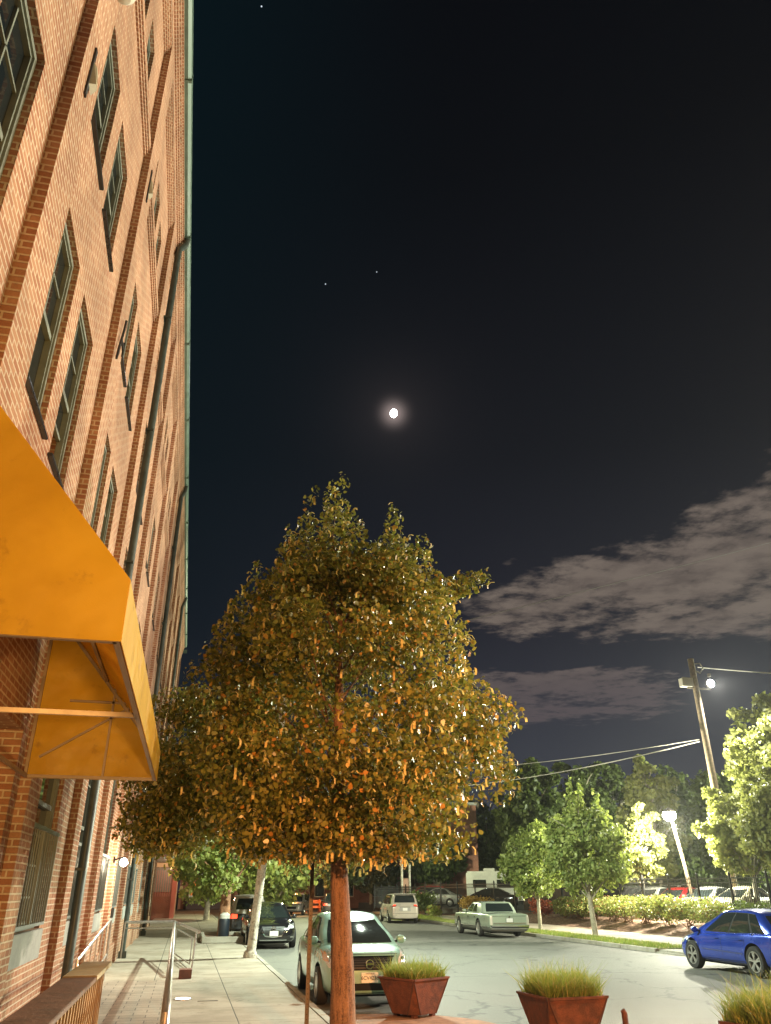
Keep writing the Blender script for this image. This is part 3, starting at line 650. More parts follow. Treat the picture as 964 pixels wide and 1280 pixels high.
# foreground linden
lob = env_lobes([(2.45,.95),(2.75,1.75),(3.2,2.1),(3.9,2.12),(4.7,1.9),(5.2,1.55),(5.7,1.15),(6.1,.75)], 250, .20, .46, fill=.98)
def spire(px, z0, z1, r0, n): return [((px+random.uniform(-.08,.08), random.uniform(-.25,.25), z0+(z1-z0)*i/n), (r0*(1-.85*i/n), r0*(1-.85*i/n), .17)) for i in range(n+1)]
lob += spire(-.22, 5.6, 7.35, .55, 12) + spire(-.62, 5.6, 7.0, .42, 10) + spire(.58, 5.4, 6.9, .55, 10)+ spire(.2, 5.4, 6.5, .5, 6) + spire(.95, 5.5, 6.5, .5, 7) + spire(-.9, 5.5, 6.5, .4, 6) + spire(-1.3, 5.0, 5.9, .4, 5)+ spire(-1.6, 4.4, 5.3, .4, 5)
lob += [((1.25+.11*i, .1, 5.75+.045*i), (.32-.032*i, .32-.032*i, .17)) for i in range(8)]
lob += [((1.75+.08*i, .0, 3.7-.1*i), (.28-.04*i, .3, .18)) for i in range(5)]
# long low limbs reaching back along the facade
for q in range(90):
    a = random.uniform(0, 6.28); rr = 1.25*math.sqrt(random.random()); lob.append(((-1.75+rr*.85*math.cos(a), 2.3+rr*math.sin(a), 3.35+random.uniform(-1.0,1.45)*(1-.3*rr)), (.32,.32,.24)))
for q in range(64):
    a = random.uniform(0, 6.28); rr = 1.5*math.sqrt(random.random()); lob.append(((rr*math.cos(a)-.05, rr*math.sin(a), 2.32+.3*rr*random.random()), (.26,.26,.17)))
for q in range(26):
    u = random.random(); lob.append(((-.6-1.9*u, 1.0+1.2*u+random.uniform(-.5,.5), 2.75+random.uniform(-.3,.35)), (.28,.3,.22)))
LINX, LINY = 1.84, 10.0
tree('linden_tree', 'nearest street tree, golden leafy crown and rusty brown trunk in front of silver sedan', (LINX,LINY,.0),
     [(.03,0,.1),(.01,0,.5),(0,0,1.0),(-.04,0,1.6),(-.07,0,2.1),(-.1,.05,3.3),(-.12,.1,4.6),(-.12,.1,5.8)], [.19,.15,.135,.12,.105,.085,.05,.02], lob, 92000, .046, M_linden, M_trunk, brr=.018, nbranch=60, bracts=4200, thru=.7, elong=1.15)
# pavement tree in its pit, further along
lob = env_lobes([(1.9,1.6),(3,2.6),(6,3.1),(8,2.8),(10,1.8),(11.0,.7)], 120, .5, .9)
tree('street_tree', 'pavement tree with dark trunk growing from the tree pit beside the black litter bin', (1.7,36.5,.1),
     [(0,0,0),(0,0,1.5),(.05,0,2.8),(.1,0,5),(.1,0,9)], [.26,.2,.18,.13,.04], lob, 16000, .15, M_gleaf, M_bark, brr=.06, thru=.4)
# bright green tree seen under the linden crown
lob = env_lobes([(.9,1.8),(2,3.4),(4,4.2),(6,3.6),(8,2),(9,.8)], 90, .8, 1.3)
tree('green_tree', 'bright green low branched tree behind the black sedan and leaning pole', (7.4,72,.1), [(0,0,0),(0,0,1.2),(0,0,3),(0,0,7)], [.25,.22,.18,.05], lob, 9000, .27, M_gleaf, brr=.08)
lob = env_lobes([(2.2,1.4),(4,3.2),(6,3.6),(8,2.8),(10,1)], 80, .8, 1.3)
tree('green_tree', 'mid green tree between the minivan and the linden trunk', (14.5,80,.1), [(0,0,0),(0,0,1.4),(0,0,3),(0,0,8)], [.25,.22,.18,.05], lob, 8000, .3, M_dleaf, brr=.08)
lob = env_lobes([(1.2,1.4),(3,3.0),(5,3.4),(7,2.6),(9,1)], 80, .7, 1.2)
tree('green_tree', 'green tree far down the sidewalk in front of the lit shopfront', (1.6,60,.1), [(0,0,0),(0,0,1.2),(0,0,3),(0,0,7)], [.2,.18,.15,.05], lob, 9000, .24, M_gleaf, brr=.07)
# two young verge trees
lob = env_lobes([(1.8,1.5),(2.5,2.2),(3.5,2.1),(4.3,1.6),(4.9,.9)], 75, .3, .65)
tree('verge_tree', 'smaller slim verge tree, left of the two on the grass strip', (17.5,40.9,.1), [(0,0,0),(0,0,1.2),(.05,0,2.4),(.05,0,4.6)], [.1,.08,.07,.02], lob, 8500, .13, M_gleaf, brr=.03, group='young trees on the grass strip')
lob = env_lobes([(1.8,1.4),(2.5,2.2),(3.6,2.2),(4.4,1.7),(5.1,1.1)], 80, .3, .65) + spire(-.45,4.6,6.5,.5,7)+spire(.1,4.6,6.4,.45,7)+spire(.85,4.4,6.0,.4,6)+spire(-1.5,3.6,4.9,.4,5)
tree('verge_tree', 'taller verge tree with a pale bent trunk, right of the two on the grass strip', (17.45,35.1,.1), [(.12,0,0),(.05,0,.9),(0,0,1.8),(-.1,0,2.6),(-.1,0,5)], [.13,.11,.1,.08,.02], lob, 12000, .125, M_gleaf, brr=.035, group='young trees on the grass strip')
# bigger trees round the lot
def big(label, x, y, h, r, n, m_, z0=2.2, s=.3, name='lot_tree'):
    lob = env_lobes([(z0,r*.5),(z0+(h-z0)*.2,r*.9),(z0+(h-z0)*.5,r),(z0+(h-z0)*.8,r*.72),(h,r*.25)], int(50+r*12), r*.13, r*.33)
    for q in range(7): a = random.uniform(0,6.28); d_ = r*random.uniform(.85,1.1); zq = random.uniform(h*.55,h*1.06); lob += [((d_*math.cos(a)*(1-.5*(zq/h)**2)*k_, d_*math.sin(a)*.6*k_, zq+.3*k_), (r*.15,r*.15,r*.11)) for k_ in (.8,.95,1.1)]
    return tree(name, label, (x,y,.5), [(0,0,0),(0,0,h*.15),(.1,0,h*.4),(.1,0,h*.8)], [r*.06,r*.05,r*.04,.05], lob, n, s, m_, M_gbark, group='trees around the parking lot', brr=r*.022, nbranch=30, thru=.55)
big('large round dark tree behind the lot, leftmost of the far trees', 28.5, 66, 11.6, 3.6, 16000, M_dleaf)
big('dim tall tree right of the round dark one, behind the green verge tree', 36, 72, 11.9, 4.0, 13000, M_dleaf)
big('shadowy tree behind the lot between the verge tree and lot lamp', 41.5, 76, 12.9, 4.2, 12000, M_dleaf)
big('tall pale tree left of the lot lamp with open feathery top', 32.4, 54, 9.8, 2.7, 12000, M_yleaf, s=.22)
big('brightly lit yellow green tree right beside the lot lamp', 24.9, 43.5, 5.3, 1.9, 9000, M_yleaf, z0=2.0, s=.16)
big('broad hazy green tree under the utility pole, right of the lot lamp', 26.7, 36.2, 6.1, 2.5, 17000, M_yleaf, s=.15, z0=2.3)
big('dark tree deep behind the utility pole', 38, 52, 9.0, 4.2, 13000, M_dleaf, s=.24)
big('wide tree at the right edge standing over the silver lot cars', 25.9, 32.0, 5.7, 2.6, 14000, M_yleaf, s=.15, z0=2.2)
big('tallest pale oak at the right edge of the photo rising past the lamp pole', 30.4, 37.0, 10.9, 3.2, 17000, M_yleaf, s=.19, z0=4)
big('dark tree deep behind the lot lamp', 51, 80, 12.2, 6.0, 13000, M_dleaf)
big('dark tree far behind the two verge trees', 41, 90, 10.4, 6.0, 11000, M_dleaf)
big('farthest dark tree left, beyond the motorhome', 33.5, 92, 10.5, 4.4, 9000, M_dleaf)
big('small dark tree beside the white motorhome', 25.0, 84, 7.0, 3.4, 8000, M_dleaf, s=.28)
big('low dark tree beyond the minivan roof', 20.3, 94, 5.2, 3.8, 8000, M_dleaf, s=.28, z0=1.5)
n_ = 16000; P_ = np.stack([rng.uniform(18, 120, n_), 112+rng.normal(0, 1.5, n_), np.abs(rng.normal(0, 1, n_))*2.6], 1); P_[:,2] += 1.5*np.sin(P_[:,0]*.35)+1.0
o = np_mesh('tree_line', leaves(P_, np.tile([0,-1.,.2], (n_,1)), .8), 0, 6, M_dleaf); struct(o, 'stuff')
# hedge shrubs
def shrub(label, x, y, z, rx, ry, rz_, n, m_, s=.07, name='hedge_shrub', group='shrubs of the roadside hedge', cat='shrub', stems=True):
    lob = [((random.uniform(-.6,.6)*rx, random.uniform(-.6,.6)*ry, rz_*random.uniform(.55,1.35)), (rx*.42, ry*.42, rz_*.42)) for _ in range(16)]
    t = thing(name, label, cat, (x,y,z), 0, group)
    st = MB()
    for q in range(12): a = random.uniform(0,6.28); c = random.choice(lob)[0]; st.tube([(.2*rx*math.cos(a),.2*ry*math.sin(a),0),(c[0]*.6,c[1]*.6,c[2]*.6),c],[.02,.014,.006],5)
    st.build('stems', M_bark, t)
    L = np.array([[*c,*r] for c,r in lob]); pk = rng.integers(0,len(L),n); d = rng.normal(0,1,(n,3)); d /= np.linalg.norm(d,axis=1)[:,None]
    pos = L[pk,:3]+d*L[pk,3:]*rng.uniform(.5,1.15,n)[:,None]; pos[:,2] = np.abs(pos[:,2])+.05
    np_mesh('foliage', leaves(pos, d, s), 0, 6, m_, t); return t
names = ['nearest the fence gate', 'second along from the fence gate', 'below the red hatchback', 'left of the red hatchback', 'just right of the taller verge tree', 'behind the taller verge tree', 'between the two verge trees', 'just left of the slim verge tree', 'nearest the pale green sedan']
for i, nm in enumerate(names):
    shrub('leafy hedge shrub '+nm, 22.3+random.uniform(-.2,.2), 33.2+i*1.9, .42, 1.15, 1.15, .62+.12*random.random(), 2600, M_shrub)
shrub('round golden orange bush by the fence post behind the pale green sedan', 20.6, 59.5, .2, 1.3, 1.3, .75, 2000, M_oshrub, .1, 'round_bush', None)
shrub('low red leaved shrub at the right end of the pale green sedan', 22.2, 51.2, .35, .8, .8, .6, 1200, M_redleaf, .09, 'red_shrub', None)
shrub('grey green shrub right of the white minivan', 18.6, 67.0, .1, 1.4, 1.2, 1.0, 1800, M_dleaf, .12, 'corner_shrub', None)
shrub('spiky pale green plant at the corner right of the minivan', 18.3, 62.3, .14, .55, .55, .4, 500, M_shrub, .2, 'corner_plant', None)
for i, (x, y, nm) in enumerate(((22.8,31.0,'dark shrub inside the fence behind the blue hatchback'),(22.9,28.8,'dim shrub behind the roof of the blue hatchback'))):
    shrub(nm, x, y, .45, 1.0, 1.0, .6, 1600, M_dleaf, .07)
# grass blades on the verge
def blade_mesh(name, V, m_):
    n = len(V)//6; me = bpy.data.meshes.new(name); me.vertices.add(n*6); me.vertices.foreach_set('co', V.astype(np.float32).ravel())
    b = (np.arange(n)*6)[:,None]; F = np.concatenate([b+np.array([[0,1,2,5]]), b+np.array([[5,2,3,4]])], 1).astype(np.int32).ravel()
    me.loops.add(len(F)); me.loops.foreach_set('vertex_index', F); me.polygons.add(len(F)//4); me.polygons.foreach_set('loop_start', np.arange(0, len(F), 4, dtype=np.int32)); me.materials.append(m_); me.update(calc_edges=True); me.validate(); return link(name, me)
def blades(n, fn, h, w_=.006, lean=.35):
    P = np.array([fn() for _ in range(n)]); a = rng.uniform(0, 6.28, n); side = np.stack([np.cos(a), np.sin(a), np.zeros(n)], 1)*w_
    b = rng.uniform(0, 6.28, n); ln = np.stack([np.cos(b), np.sin(b), np.zeros(n)], 1); hh = h*rng.uniform(.5, 1.2, n); l1 = (hh*lean*rng.uniform(.1,1,n))[:,None]
    mid = P+ln*l1*.35+np.array([0,0,1])*hh[:,None]*.6; tip = P+ln*l1+np.array([0,0,1])*hh[:,None]
    V = np.stack([P-side, P+side, mid+side*.8, tip+side*.15, tip-side*.15, mid-side*.8], 1); return V.reshape(-1,3)
o = blade_mesh('grass', blades(16000, lambda: (random.uniform(15.95,17.38), random.uniform(27.3,58), .118), .09, .009), M_grass); struct(o, 'stuff')
o = blade_mesh('grass', blades(2500, lambda: (16.3+1.3*random.uniform(-1,1), 61+3.2*random.uniform(-1,1), .15), .14, .02), M_grass); struct(o, 'stuff')

# ------------------------------------------------------------------ planters
def planter(label, x, y, rz, h=.56, s=.46, b=.36):
    t = thing('rusted_planter', label, 'planter', (x,y,.004), rz, 'rusted steel planters on the street corner')
    z0, z1 = .05, h; c = .15
    topv = [(-s,-s),(s,-s),(s,s),(-s,s)]
    bot = [(-b+c,-b),(b-c,-b),(b,-b+c),(b,b-c),(b-c,b),(-b+c,b),(-b,b-c),(-b,-b+c)]
    def shell(off):
        return [((p[0]-math.copysign(off,p[0])), (p[1]-math.copysign(off,p[1])), z1) for p in topv]+[(p[0]*(1-off*2), p[1]*(1-off*2), z0+off) for p in bot]
    F = [(0,4,5,1),(1,5,6),(1,6,7,2),(2,7,8),(2,8,9,3),(3,9,10),(3,10,11,0),(0,11,4)]
    A = shell(0); B = shell(.012); m_ = MB(); m_.add(A+B, F+[tuple(12+i for i in f[::-1]) for f in F]+[(4,11,10,9,8,7,6,5)]+[(0,1,13,12),(1,2,14,13),(2,3,15,14),(3,0,12,15)])
    m_.build('box', M_rust, t)
    r_ = MB(); k = .022
    for a, b2 in ((0,1),(1,2),(2,3),(3,0)): p, q = topv[a], topv[b2]; r_.bar((p[0],p[1],z1),(q[0],q[1],z1),.05,.03)
    r_.build('rim', M_rust, t)
    for i, j in ((0,4),(0,11),(1,5),(1,6),(2,7),(2,8),(3,9),(3,10)): MB().bar(A[i],A[j],.018).build('corner_seam', mat('dark_rust', (.07,.028,.02), .9, var=.3), t)
    f_ = MB()
    for q in ((b-.12,b-.12),(-b+.12,b-.12),(b-.12,-b+.12),(-b+.12,-b+.12)): f_.box(q[0]-.04,q[0]+.04,q[1]-.04,q[1]+.04,0,z0+.03)
    f_.build('feet', M_rust, t)
    MB().box(-s+.03,s-.03,-s+.03,s-.03,h-.09,h-.07).build('soil', M_mulch, t)
    lu = MB(); lu.lathe([(.03,-.01),(.03,.012),(.02,.02)], (0,0,0), 'y', 12); o = lu.build('drain_plug', mat('pale_plug', (.6,.55,.45), .5), t); o.rotation_euler = (0,0,R(-45)); q = -(b-c/2)-.012; o.location = (q, q, .19)
    return t
def tuft(label, x, y, rz, z, s, h, n):
    def fn():
        return (random.uniform(-s,s), random.uniform(-s,s), 0)
    o = blade_mesh('planter_grass', np.concatenate([blades(n, fn, h, .0055, .9), blades(n//8, fn, h*1.45, .004, .8)]), M_grass); o.location = (x,y,z); o.rotation_euler = (0,0,rz); return tag(o, label, 'grass', 'grasses growing in the rusted planters')
planter('rusted tapered planter seen corner on, in front of the silver sedan', 3.98, 14.9, R(30), s=.42, b=.33); tuft('bushy green grass in the planter in front of the silver sedan', 3.98, 14.9, R(30), .47, .38, .27, 3400)
planter('rusted planter in the middle of the bottom edge, left of the short rusty post', 5.40, 12.05, R(5)); tuft('yellow green grass in the middle planter at the bottom edge', 5.40, 12.05, R(5), .47, .40, .33, 4200)
planter('rusted planter mostly cut off at the bottom right corner', 6.62, 8.95, R(20)); tuft('dry feathery grass at the bottom right corner of the photo', 6.62, 8.95, R(20), .47, .44, .36, 4200)
o = MB(); o.tube([(0,0,0),(-.01,0,.44),(-.03,0,.47)], [.04,.04,.035], 8); o = o.build('rusty_post', M_rust); o.location = (5.86,11.1,.0); tag(o, 'short leaning rusty post stub right of the middle planter', 'post')

# ------------------------------------------------------------------ poles, signs, wires
sp_ = thing('sign_post', 'thin perforated steel sign post rising beside the kerb into the linden leaves', 'sign post', (1.56,10.8,.12))
p_ = MB(); p_.box(-.022,.022,-.004,.004,0,2.55); p_.box(-.024,-.018,-.02,-.004,0,2.55); p_.box(.018,.024,-.02,-.004,0,2.55); p_.build('post', mat('dull_post_steel', (.10,.085,.07), .6, metal=.3, var=.3), sp_)
h_ = MB()
for i in range(48): h_.lathe([(.006,-.0055),(.006,-.0045)], (0,0,.04+i*.052), 'y', 8)
h_.build('bolt_holes', M_black, sp_)
MB().box(-.15,.15,-.012,-.008,2.05+.45,2.55+.4).build('sign_plate', mat('sign_back', (.45,.45,.43), .4, metal=.5), sp_)
# leaning utility pole on the pavement (with the street light arm above the crown)
up = thing('utility_pole', 'pale weathered utility pole leaning over the sidewalk near the black sedan', 'utility pole', (2.07,26.4,.12), 0)
lx = .075
p_ = MB(); p_.tube([(0,0,0),(.0,0,.14),(.02,0,.2),(lx*3.2,.0,3.2),(lx*6,0,6),(lx*9.3,0,9.3)], [.21,.19,.135,.125,.12,.11], 14); p_.build('pole', M_palepole, up, smooth=True)
MB().box(lx*3+.16,lx*3+.46,-.16,.16,2.75,3.7).build('cabinet', mat('cabinet_paint', (.5,.45,.36), .5, var=.15), up, bevel=.02)
a_ = MB(); a_.tube([(lx*8.3,0,8.2),(1.6,.2,8.75),(3.2,.6,8.8),(3.9,.8,8.65)], .04, 8); a_.build('light_arm', M_galv, up, smooth=True)
a_ = MB(); a_.lathe([(.05,.14),(.16,.1),(.2,0),(.17,-.03)], (4.1,.85,8.6), 'z', 16); a_.build('lamp_head', M_galv, up, smooth=True)
MB().lathe([(.15,-.04),(.12,-.1),(.02,-.13)], (4.1,.85,8.6), 'z', 16).build('lamp_lens', glowm('lens_glow', (.95,1,.9), 14), up, smooth=True)
# utility pole right
rp = thing('utility_pole', 'tall brown wooden utility pole with floodlights at the right, above the parking lot', 'utility pole', (26.85,38,.6), 0)
p_ = MB(); p_.tube([(0,0,0),(-.08,0,6),(-.18,0,13.1)], [.21,.19,.165], 14); p_.build('pole', M_pole, rp, smooth=True)
p_ = MB(); p_.bar((-.7,0,11.45),(.75,0,11.45),.09,.09); p_.build('crossarm', M_galv, rp)
f1 = MB(); f1.box(-1.05,-.42,-.2,.2,11.5,11.95); f1.box(-1.08,-.4,-.22,-.2,11.48,11.97); f1.box(-.95,-.5,-.24,-.22,11.68,11.8); f1.build('flood_light_housing', mat('grey_flood', (.55,.53,.48), .4), rp, bevel=.02)
f2 = MB(); f2.lathe([(.06,.2),(.2,.1),(.24,-.05)], (.78,0,11.75), 'y', 16); f2.build('flood_light_housing', M_galv, rp, smooth=True)
MB().lathe([(.05,-.26),(.18,-.18),(.22,-.06)], (.78,0,11.75), 'y', 16).build('flood_lens', glowm('flood_glow', (.95,.98,1), 25), rp, smooth=True)
br_ = MB(); br_.tube([(-.1,-.1,12.8),(.3,-.1,12.85),(.45,-.1,12.6),(.2,-.1,12.3),(-.05,-.1,12.4)], .04, 6); br_.lathe([(.09,-.09),(.09,.09)], (.75,-.1,12.2), 'z', 10); br_.build('insulator_bracket', M_galv, rp, smooth=True)
# parking-lot lamp
lp = thing('lot_lamp', 'blazing white lamp on a leaning pole inside the parking lot fence', 'lamp', (26.0,40.3,.6))
MB().tube([(0,0,0),(-.35,-.1,2.6),(-.85,-.3,5.0)], [.11,.09,.07], 12).build('pole', M_pole, lp, smooth=True)
MB().lathe([(.06,.22),(.26,.12),(.32,0)], (-.95,-.35,5.1), 'z', 18).build('lamp_hood', M_galv, lp, smooth=True)
MB().lathe([(.31,0),(.36,-.14),(.30,-.32),(.1,-.45)], (-.95,-.35,5.1), 'z', 18).build('lamp_globe', glowm('lot_glow', (1,.98,.85), 40), lp, smooth=True)
def wire(label, a, b, sag, r=.02, n=24, m_=None):
    a = Vector(a); b = Vector(b); pts = []
    for i in range(n+1):
        u = i/n; p = a.lerp(b, u); p.z -= sag*4*u*(1-u); pts.append(p)
    tag(MB().tube(pts, r, 5).build('overhead_wire', m_ or mat('wire', (.42,.40,.36), .5)), label, 'wire', 'overhead wires')
wire('short bright wire running right from the top of the brown utility pole', (27.05,38,13.25), (50,38,13.9), .3, .032, m_=mat('bright_wire', (.75,.74,.7), .4))
wire('upper of the two sagging wires left of the brown utility pole', (26.35,38,9.25), (8,94,16), 1.6, .022)
wire('lower of the two sagging wires left of the brown utility pole', (26.35,38,9.15), (14,88,12.3), 1.3, .03)
wire('long faint wire crossing in front of the clouds', (2.9,26.4,9.0), (44,34,24.3), .2, .011, m_=mat('dull_wire', (.18,.17,.15), .6))

# ------------------------------------------------------------------ fence
def fence_run(label, x0, y0, x1, y1, z, h):
    t = thing('iron_fence', label, 'fence', (0,0,0)); L = math.hypot(x1-x0, y1-y0); n = int(L/.13); P = lambda u: (x0+(x1-x0)*u, y0+(y1-y0)*u)
    r_ = MB()
    for zz_ in (z+.12, z+h-.28, z+h-.1): a, b = P(0), P(1); r_.bar((*a,zz_),(*b,zz_),.04,.04)
    r_.build('rails', M_iron, t)
    p_ = MB()
    for i in range(n): a = P(i/n); p_.box(a[0]-.011,a[0]+.011,a[1]-.011,a[1]+.011,z+.05,z+h)
    o = p_.build('pickets', M_iron, t); o['kind'] = 'stuff'
    m = int(L/2.4)
    for i in range(m+1):
        a = P(i/m); q = MB(); q.box(a[0]-.045,a[0]+.045,a[1]-.045,a[1]+.045,z-.4,z+h+.08); q.lathe([(.05,z+h+.08),(.05,z+h+.12),(.01,z+h+.16)], (a[0],a[1],0), 'z', 8); q.build('post', M_iron, t)
    return t
fence_run('long black iron picket fence between the hedge and the parked lot cars', 24.0, 24, 24.0, 52, .55, 1.95)
fence_run('angled black iron fence behind the golden bush, in front of the motorhome', 23.95, 52.1, 19.8, 70, .45, 1.95)
fence_run('farthest stretch of black iron fence, beyond the white minivan', 19.78, 70.1, 18.9, 86, .3, 1.95)
wf = thing('wooden_fence', 'dark brown plank fence behind the iron fence, between motorhome and verge trees', 'fence', (0,0,0))
m_ = MB()
for i in range(56): y = 52+i*.17; m_.box(25.1,25.14,y,y+.155,.55,2.35+random.uniform(-.03,.03))
m_.build('planks', M_fwood, wf); MB().box(25.142,25.2,52,61.5,2.0,2.1).build('rail', M_fwood, wf)

# ------------------------------------------------------------------ cars (front towards +Y, origin on the ground at the middle)
def poly_tess(poly, step):
    bm = bmesh.new(); vs = [bm.verts.new((p[0], p[1], 0)) for p in poly]; bm.faces.new(vs)
    xs = [p[0] for p in poly]; ys = [p[1] for p in poly]
    for a, lo, hi in ((0,min(xs),max(xs)),(1,min(ys),max(ys))):
        q = lo+step
        while q < hi:
            no = [0,0,0]; no[a] = 1; co = [0,0,0]; co[a] = q
            bmesh.ops.bisect_plane(bm, geom=bm.verts[:]+bm.edges[:]+bm.faces[:], plane_co=co, plane_no=no); q += step
    bm.verts.index_update(); V = [tuple(v.co) for v in bm.verts]; F = [tuple(v.index for v in f.verts) for f in bm.faces]; bm.free(); return V, F
def decal(mbx, bvh, poly, axis, off=.006, step=.07, thick=.012):
    """lay a flat outline onto the body from one side; axis: 'f','r' (front, rear; poly in x,z), '+x','-x' (poly in y,z), 't' (top; x,y)"""
    V, F = poly_tess(poly, step); A = []; B = []
    for (a, b, _) in V:
        if axis == 'f': o, d = Vector((a, 6, b)), Vector((0,-1,0))
        elif axis == 'r': o, d = Vector((a,-6, b)), Vector((0,1,0))
        elif axis == '+x': o, d = Vector((3, a, b)), Vector((-1,0,0))
        elif axis == '-x': o, d = Vector((-3, a, b)), Vector((1,0,0))
        else: o, d = Vector((a, b, 4)), Vector((0,0,-1))
        h = bvh.ray_cast(o, d)
        A.append(h[0] if h[0] is not None else None)
    val = [p for p in A if p is not None]
    if not val: return
    for i, p in enumerate(A):
        if p is None: q = min(val, key=lambda r_: (r_-Vector(((V[i][0], r_.y, V[i][1]) if axis in 'fr' else ((r_.x, V[i][0], V[i][1]) if 'x' in axis else (V[i][0], V[i][1], r_.z))))).length); A[i] = q
    dd = {'f':Vector((0,1,0)),'r':Vector((0,-1,0)),'+x':Vector((1,0,0)),'-x':Vector((-1,0,0)),'t':Vector((0,0,1))}[axis]
    mbx.add([p+dd*off for p in A]+[p-dd*thick for p in A], F+[tuple(i+len(A) for i in f[::-1]) for f in F])
    # rim
    return A
WHEEL = {}
def wheel(parent, x, y, r, wd, style, side):
    key = (r, wd, style, side)
    if key not in WHEEL:
        t = MB(); s = side
        t.lathe([(r*.60,-wd/2*s),(r*.93,-wd/2*s),(r,-wd*.36*s),(r,wd*.36*s),(r*.95,wd*.48*s),(r*.80,wd/2*s),(r*.68,wd*.47*s),(r*.64,wd*.30*s),(r*.60,-wd/2*s)], (0,0,0), 'x', 28, False)
        ri = MB(); ri.lathe([(r*.66,wd*.46*s),(r*.68,wd*.49*s),(r*.63,wd*.50*s),(r*.60,wd*.30*s),(r*.60,-wd*.4*s)], (0,0,0), 'x', 28, False)
        if style == 'spoke':
            for k in range(5):
                a = 2*math.pi*k/5+.3; c_, s_2 = math.cos(a), math.sin(a)
                for dl in (-.16,.16):
                    b1 = (wd*.45*s, r*.12*c_, r*.12*s_2); a2 = a+dl; b2 = (wd*.44*s, r*.63*math.cos(a2), r*.63*math.sin(a2)); ri.bar(b1, b2, r*.11, r*.06, up=(1,0,0))
            ri.lathe([(r*.16,wd*.40*s),(r*.15,wd*.49*s),(r*.05,wd*.50*s)], (0,0,0), 'x', 14)
        else:
            ri.lathe([(r*.60,wd*.40*s),(r*.50,wd*.47*s),(r*.2,wd*.50*s),(r*.03,wd*.52*s)], (0,0,0), 'x', 24)
            for k in range(9):
                a = 2*math.pi*k/9; ri.bar((wd*.49*s, r*.25*math.cos(a), r*.25*math.sin(a)), (wd*.45*s, r*.56*math.cos(a), r*.56*math.sin(a)), r*.05, r*.03, up=(1,0,0))
        a = t.build('wheel', M_tyre, None, smooth=True); b = ri.build('rim', M_rim, None, smooth=True); di = MB().lathe([(r*.6,wd*.2*s),(r*.3,wd*.22*s)], (0,0,0), 'x', 20).build('brake_disc', M_black, None)
        WHEEL[key] = (a.data, b.data, di.data)
        for q in (a, b, di): bpy.data.objects.remove(q)
    ms = WHEEL[key]; o = link('wheel', ms[0], parent); o.location = (x, y, r); link('rim', ms[1], o); link('brake_disc', ms[2], o); return o
def text_mesh(s, size, m_, parent, name='lettering'):
    cu = bpy.data.curves.new('t', 'FONT'); cu.body = s; cu.size = size; cu.align_x = 'CENTER'; cu.align_y = 'CENTER'; cu.extrude = .0015
    ob = bpy.data.objects.new('t', cu); C.objects.link(ob); dg = bpy.context.evaluated_depsgraph_get(); me = bpy.data.meshes.new_from_object(ob.evaluated_get(dg)); bpy.data.objects.remove(ob)
    me.name = name; me.materials.clear(); me.materials.append(m_); o = link(name, me, parent); return o
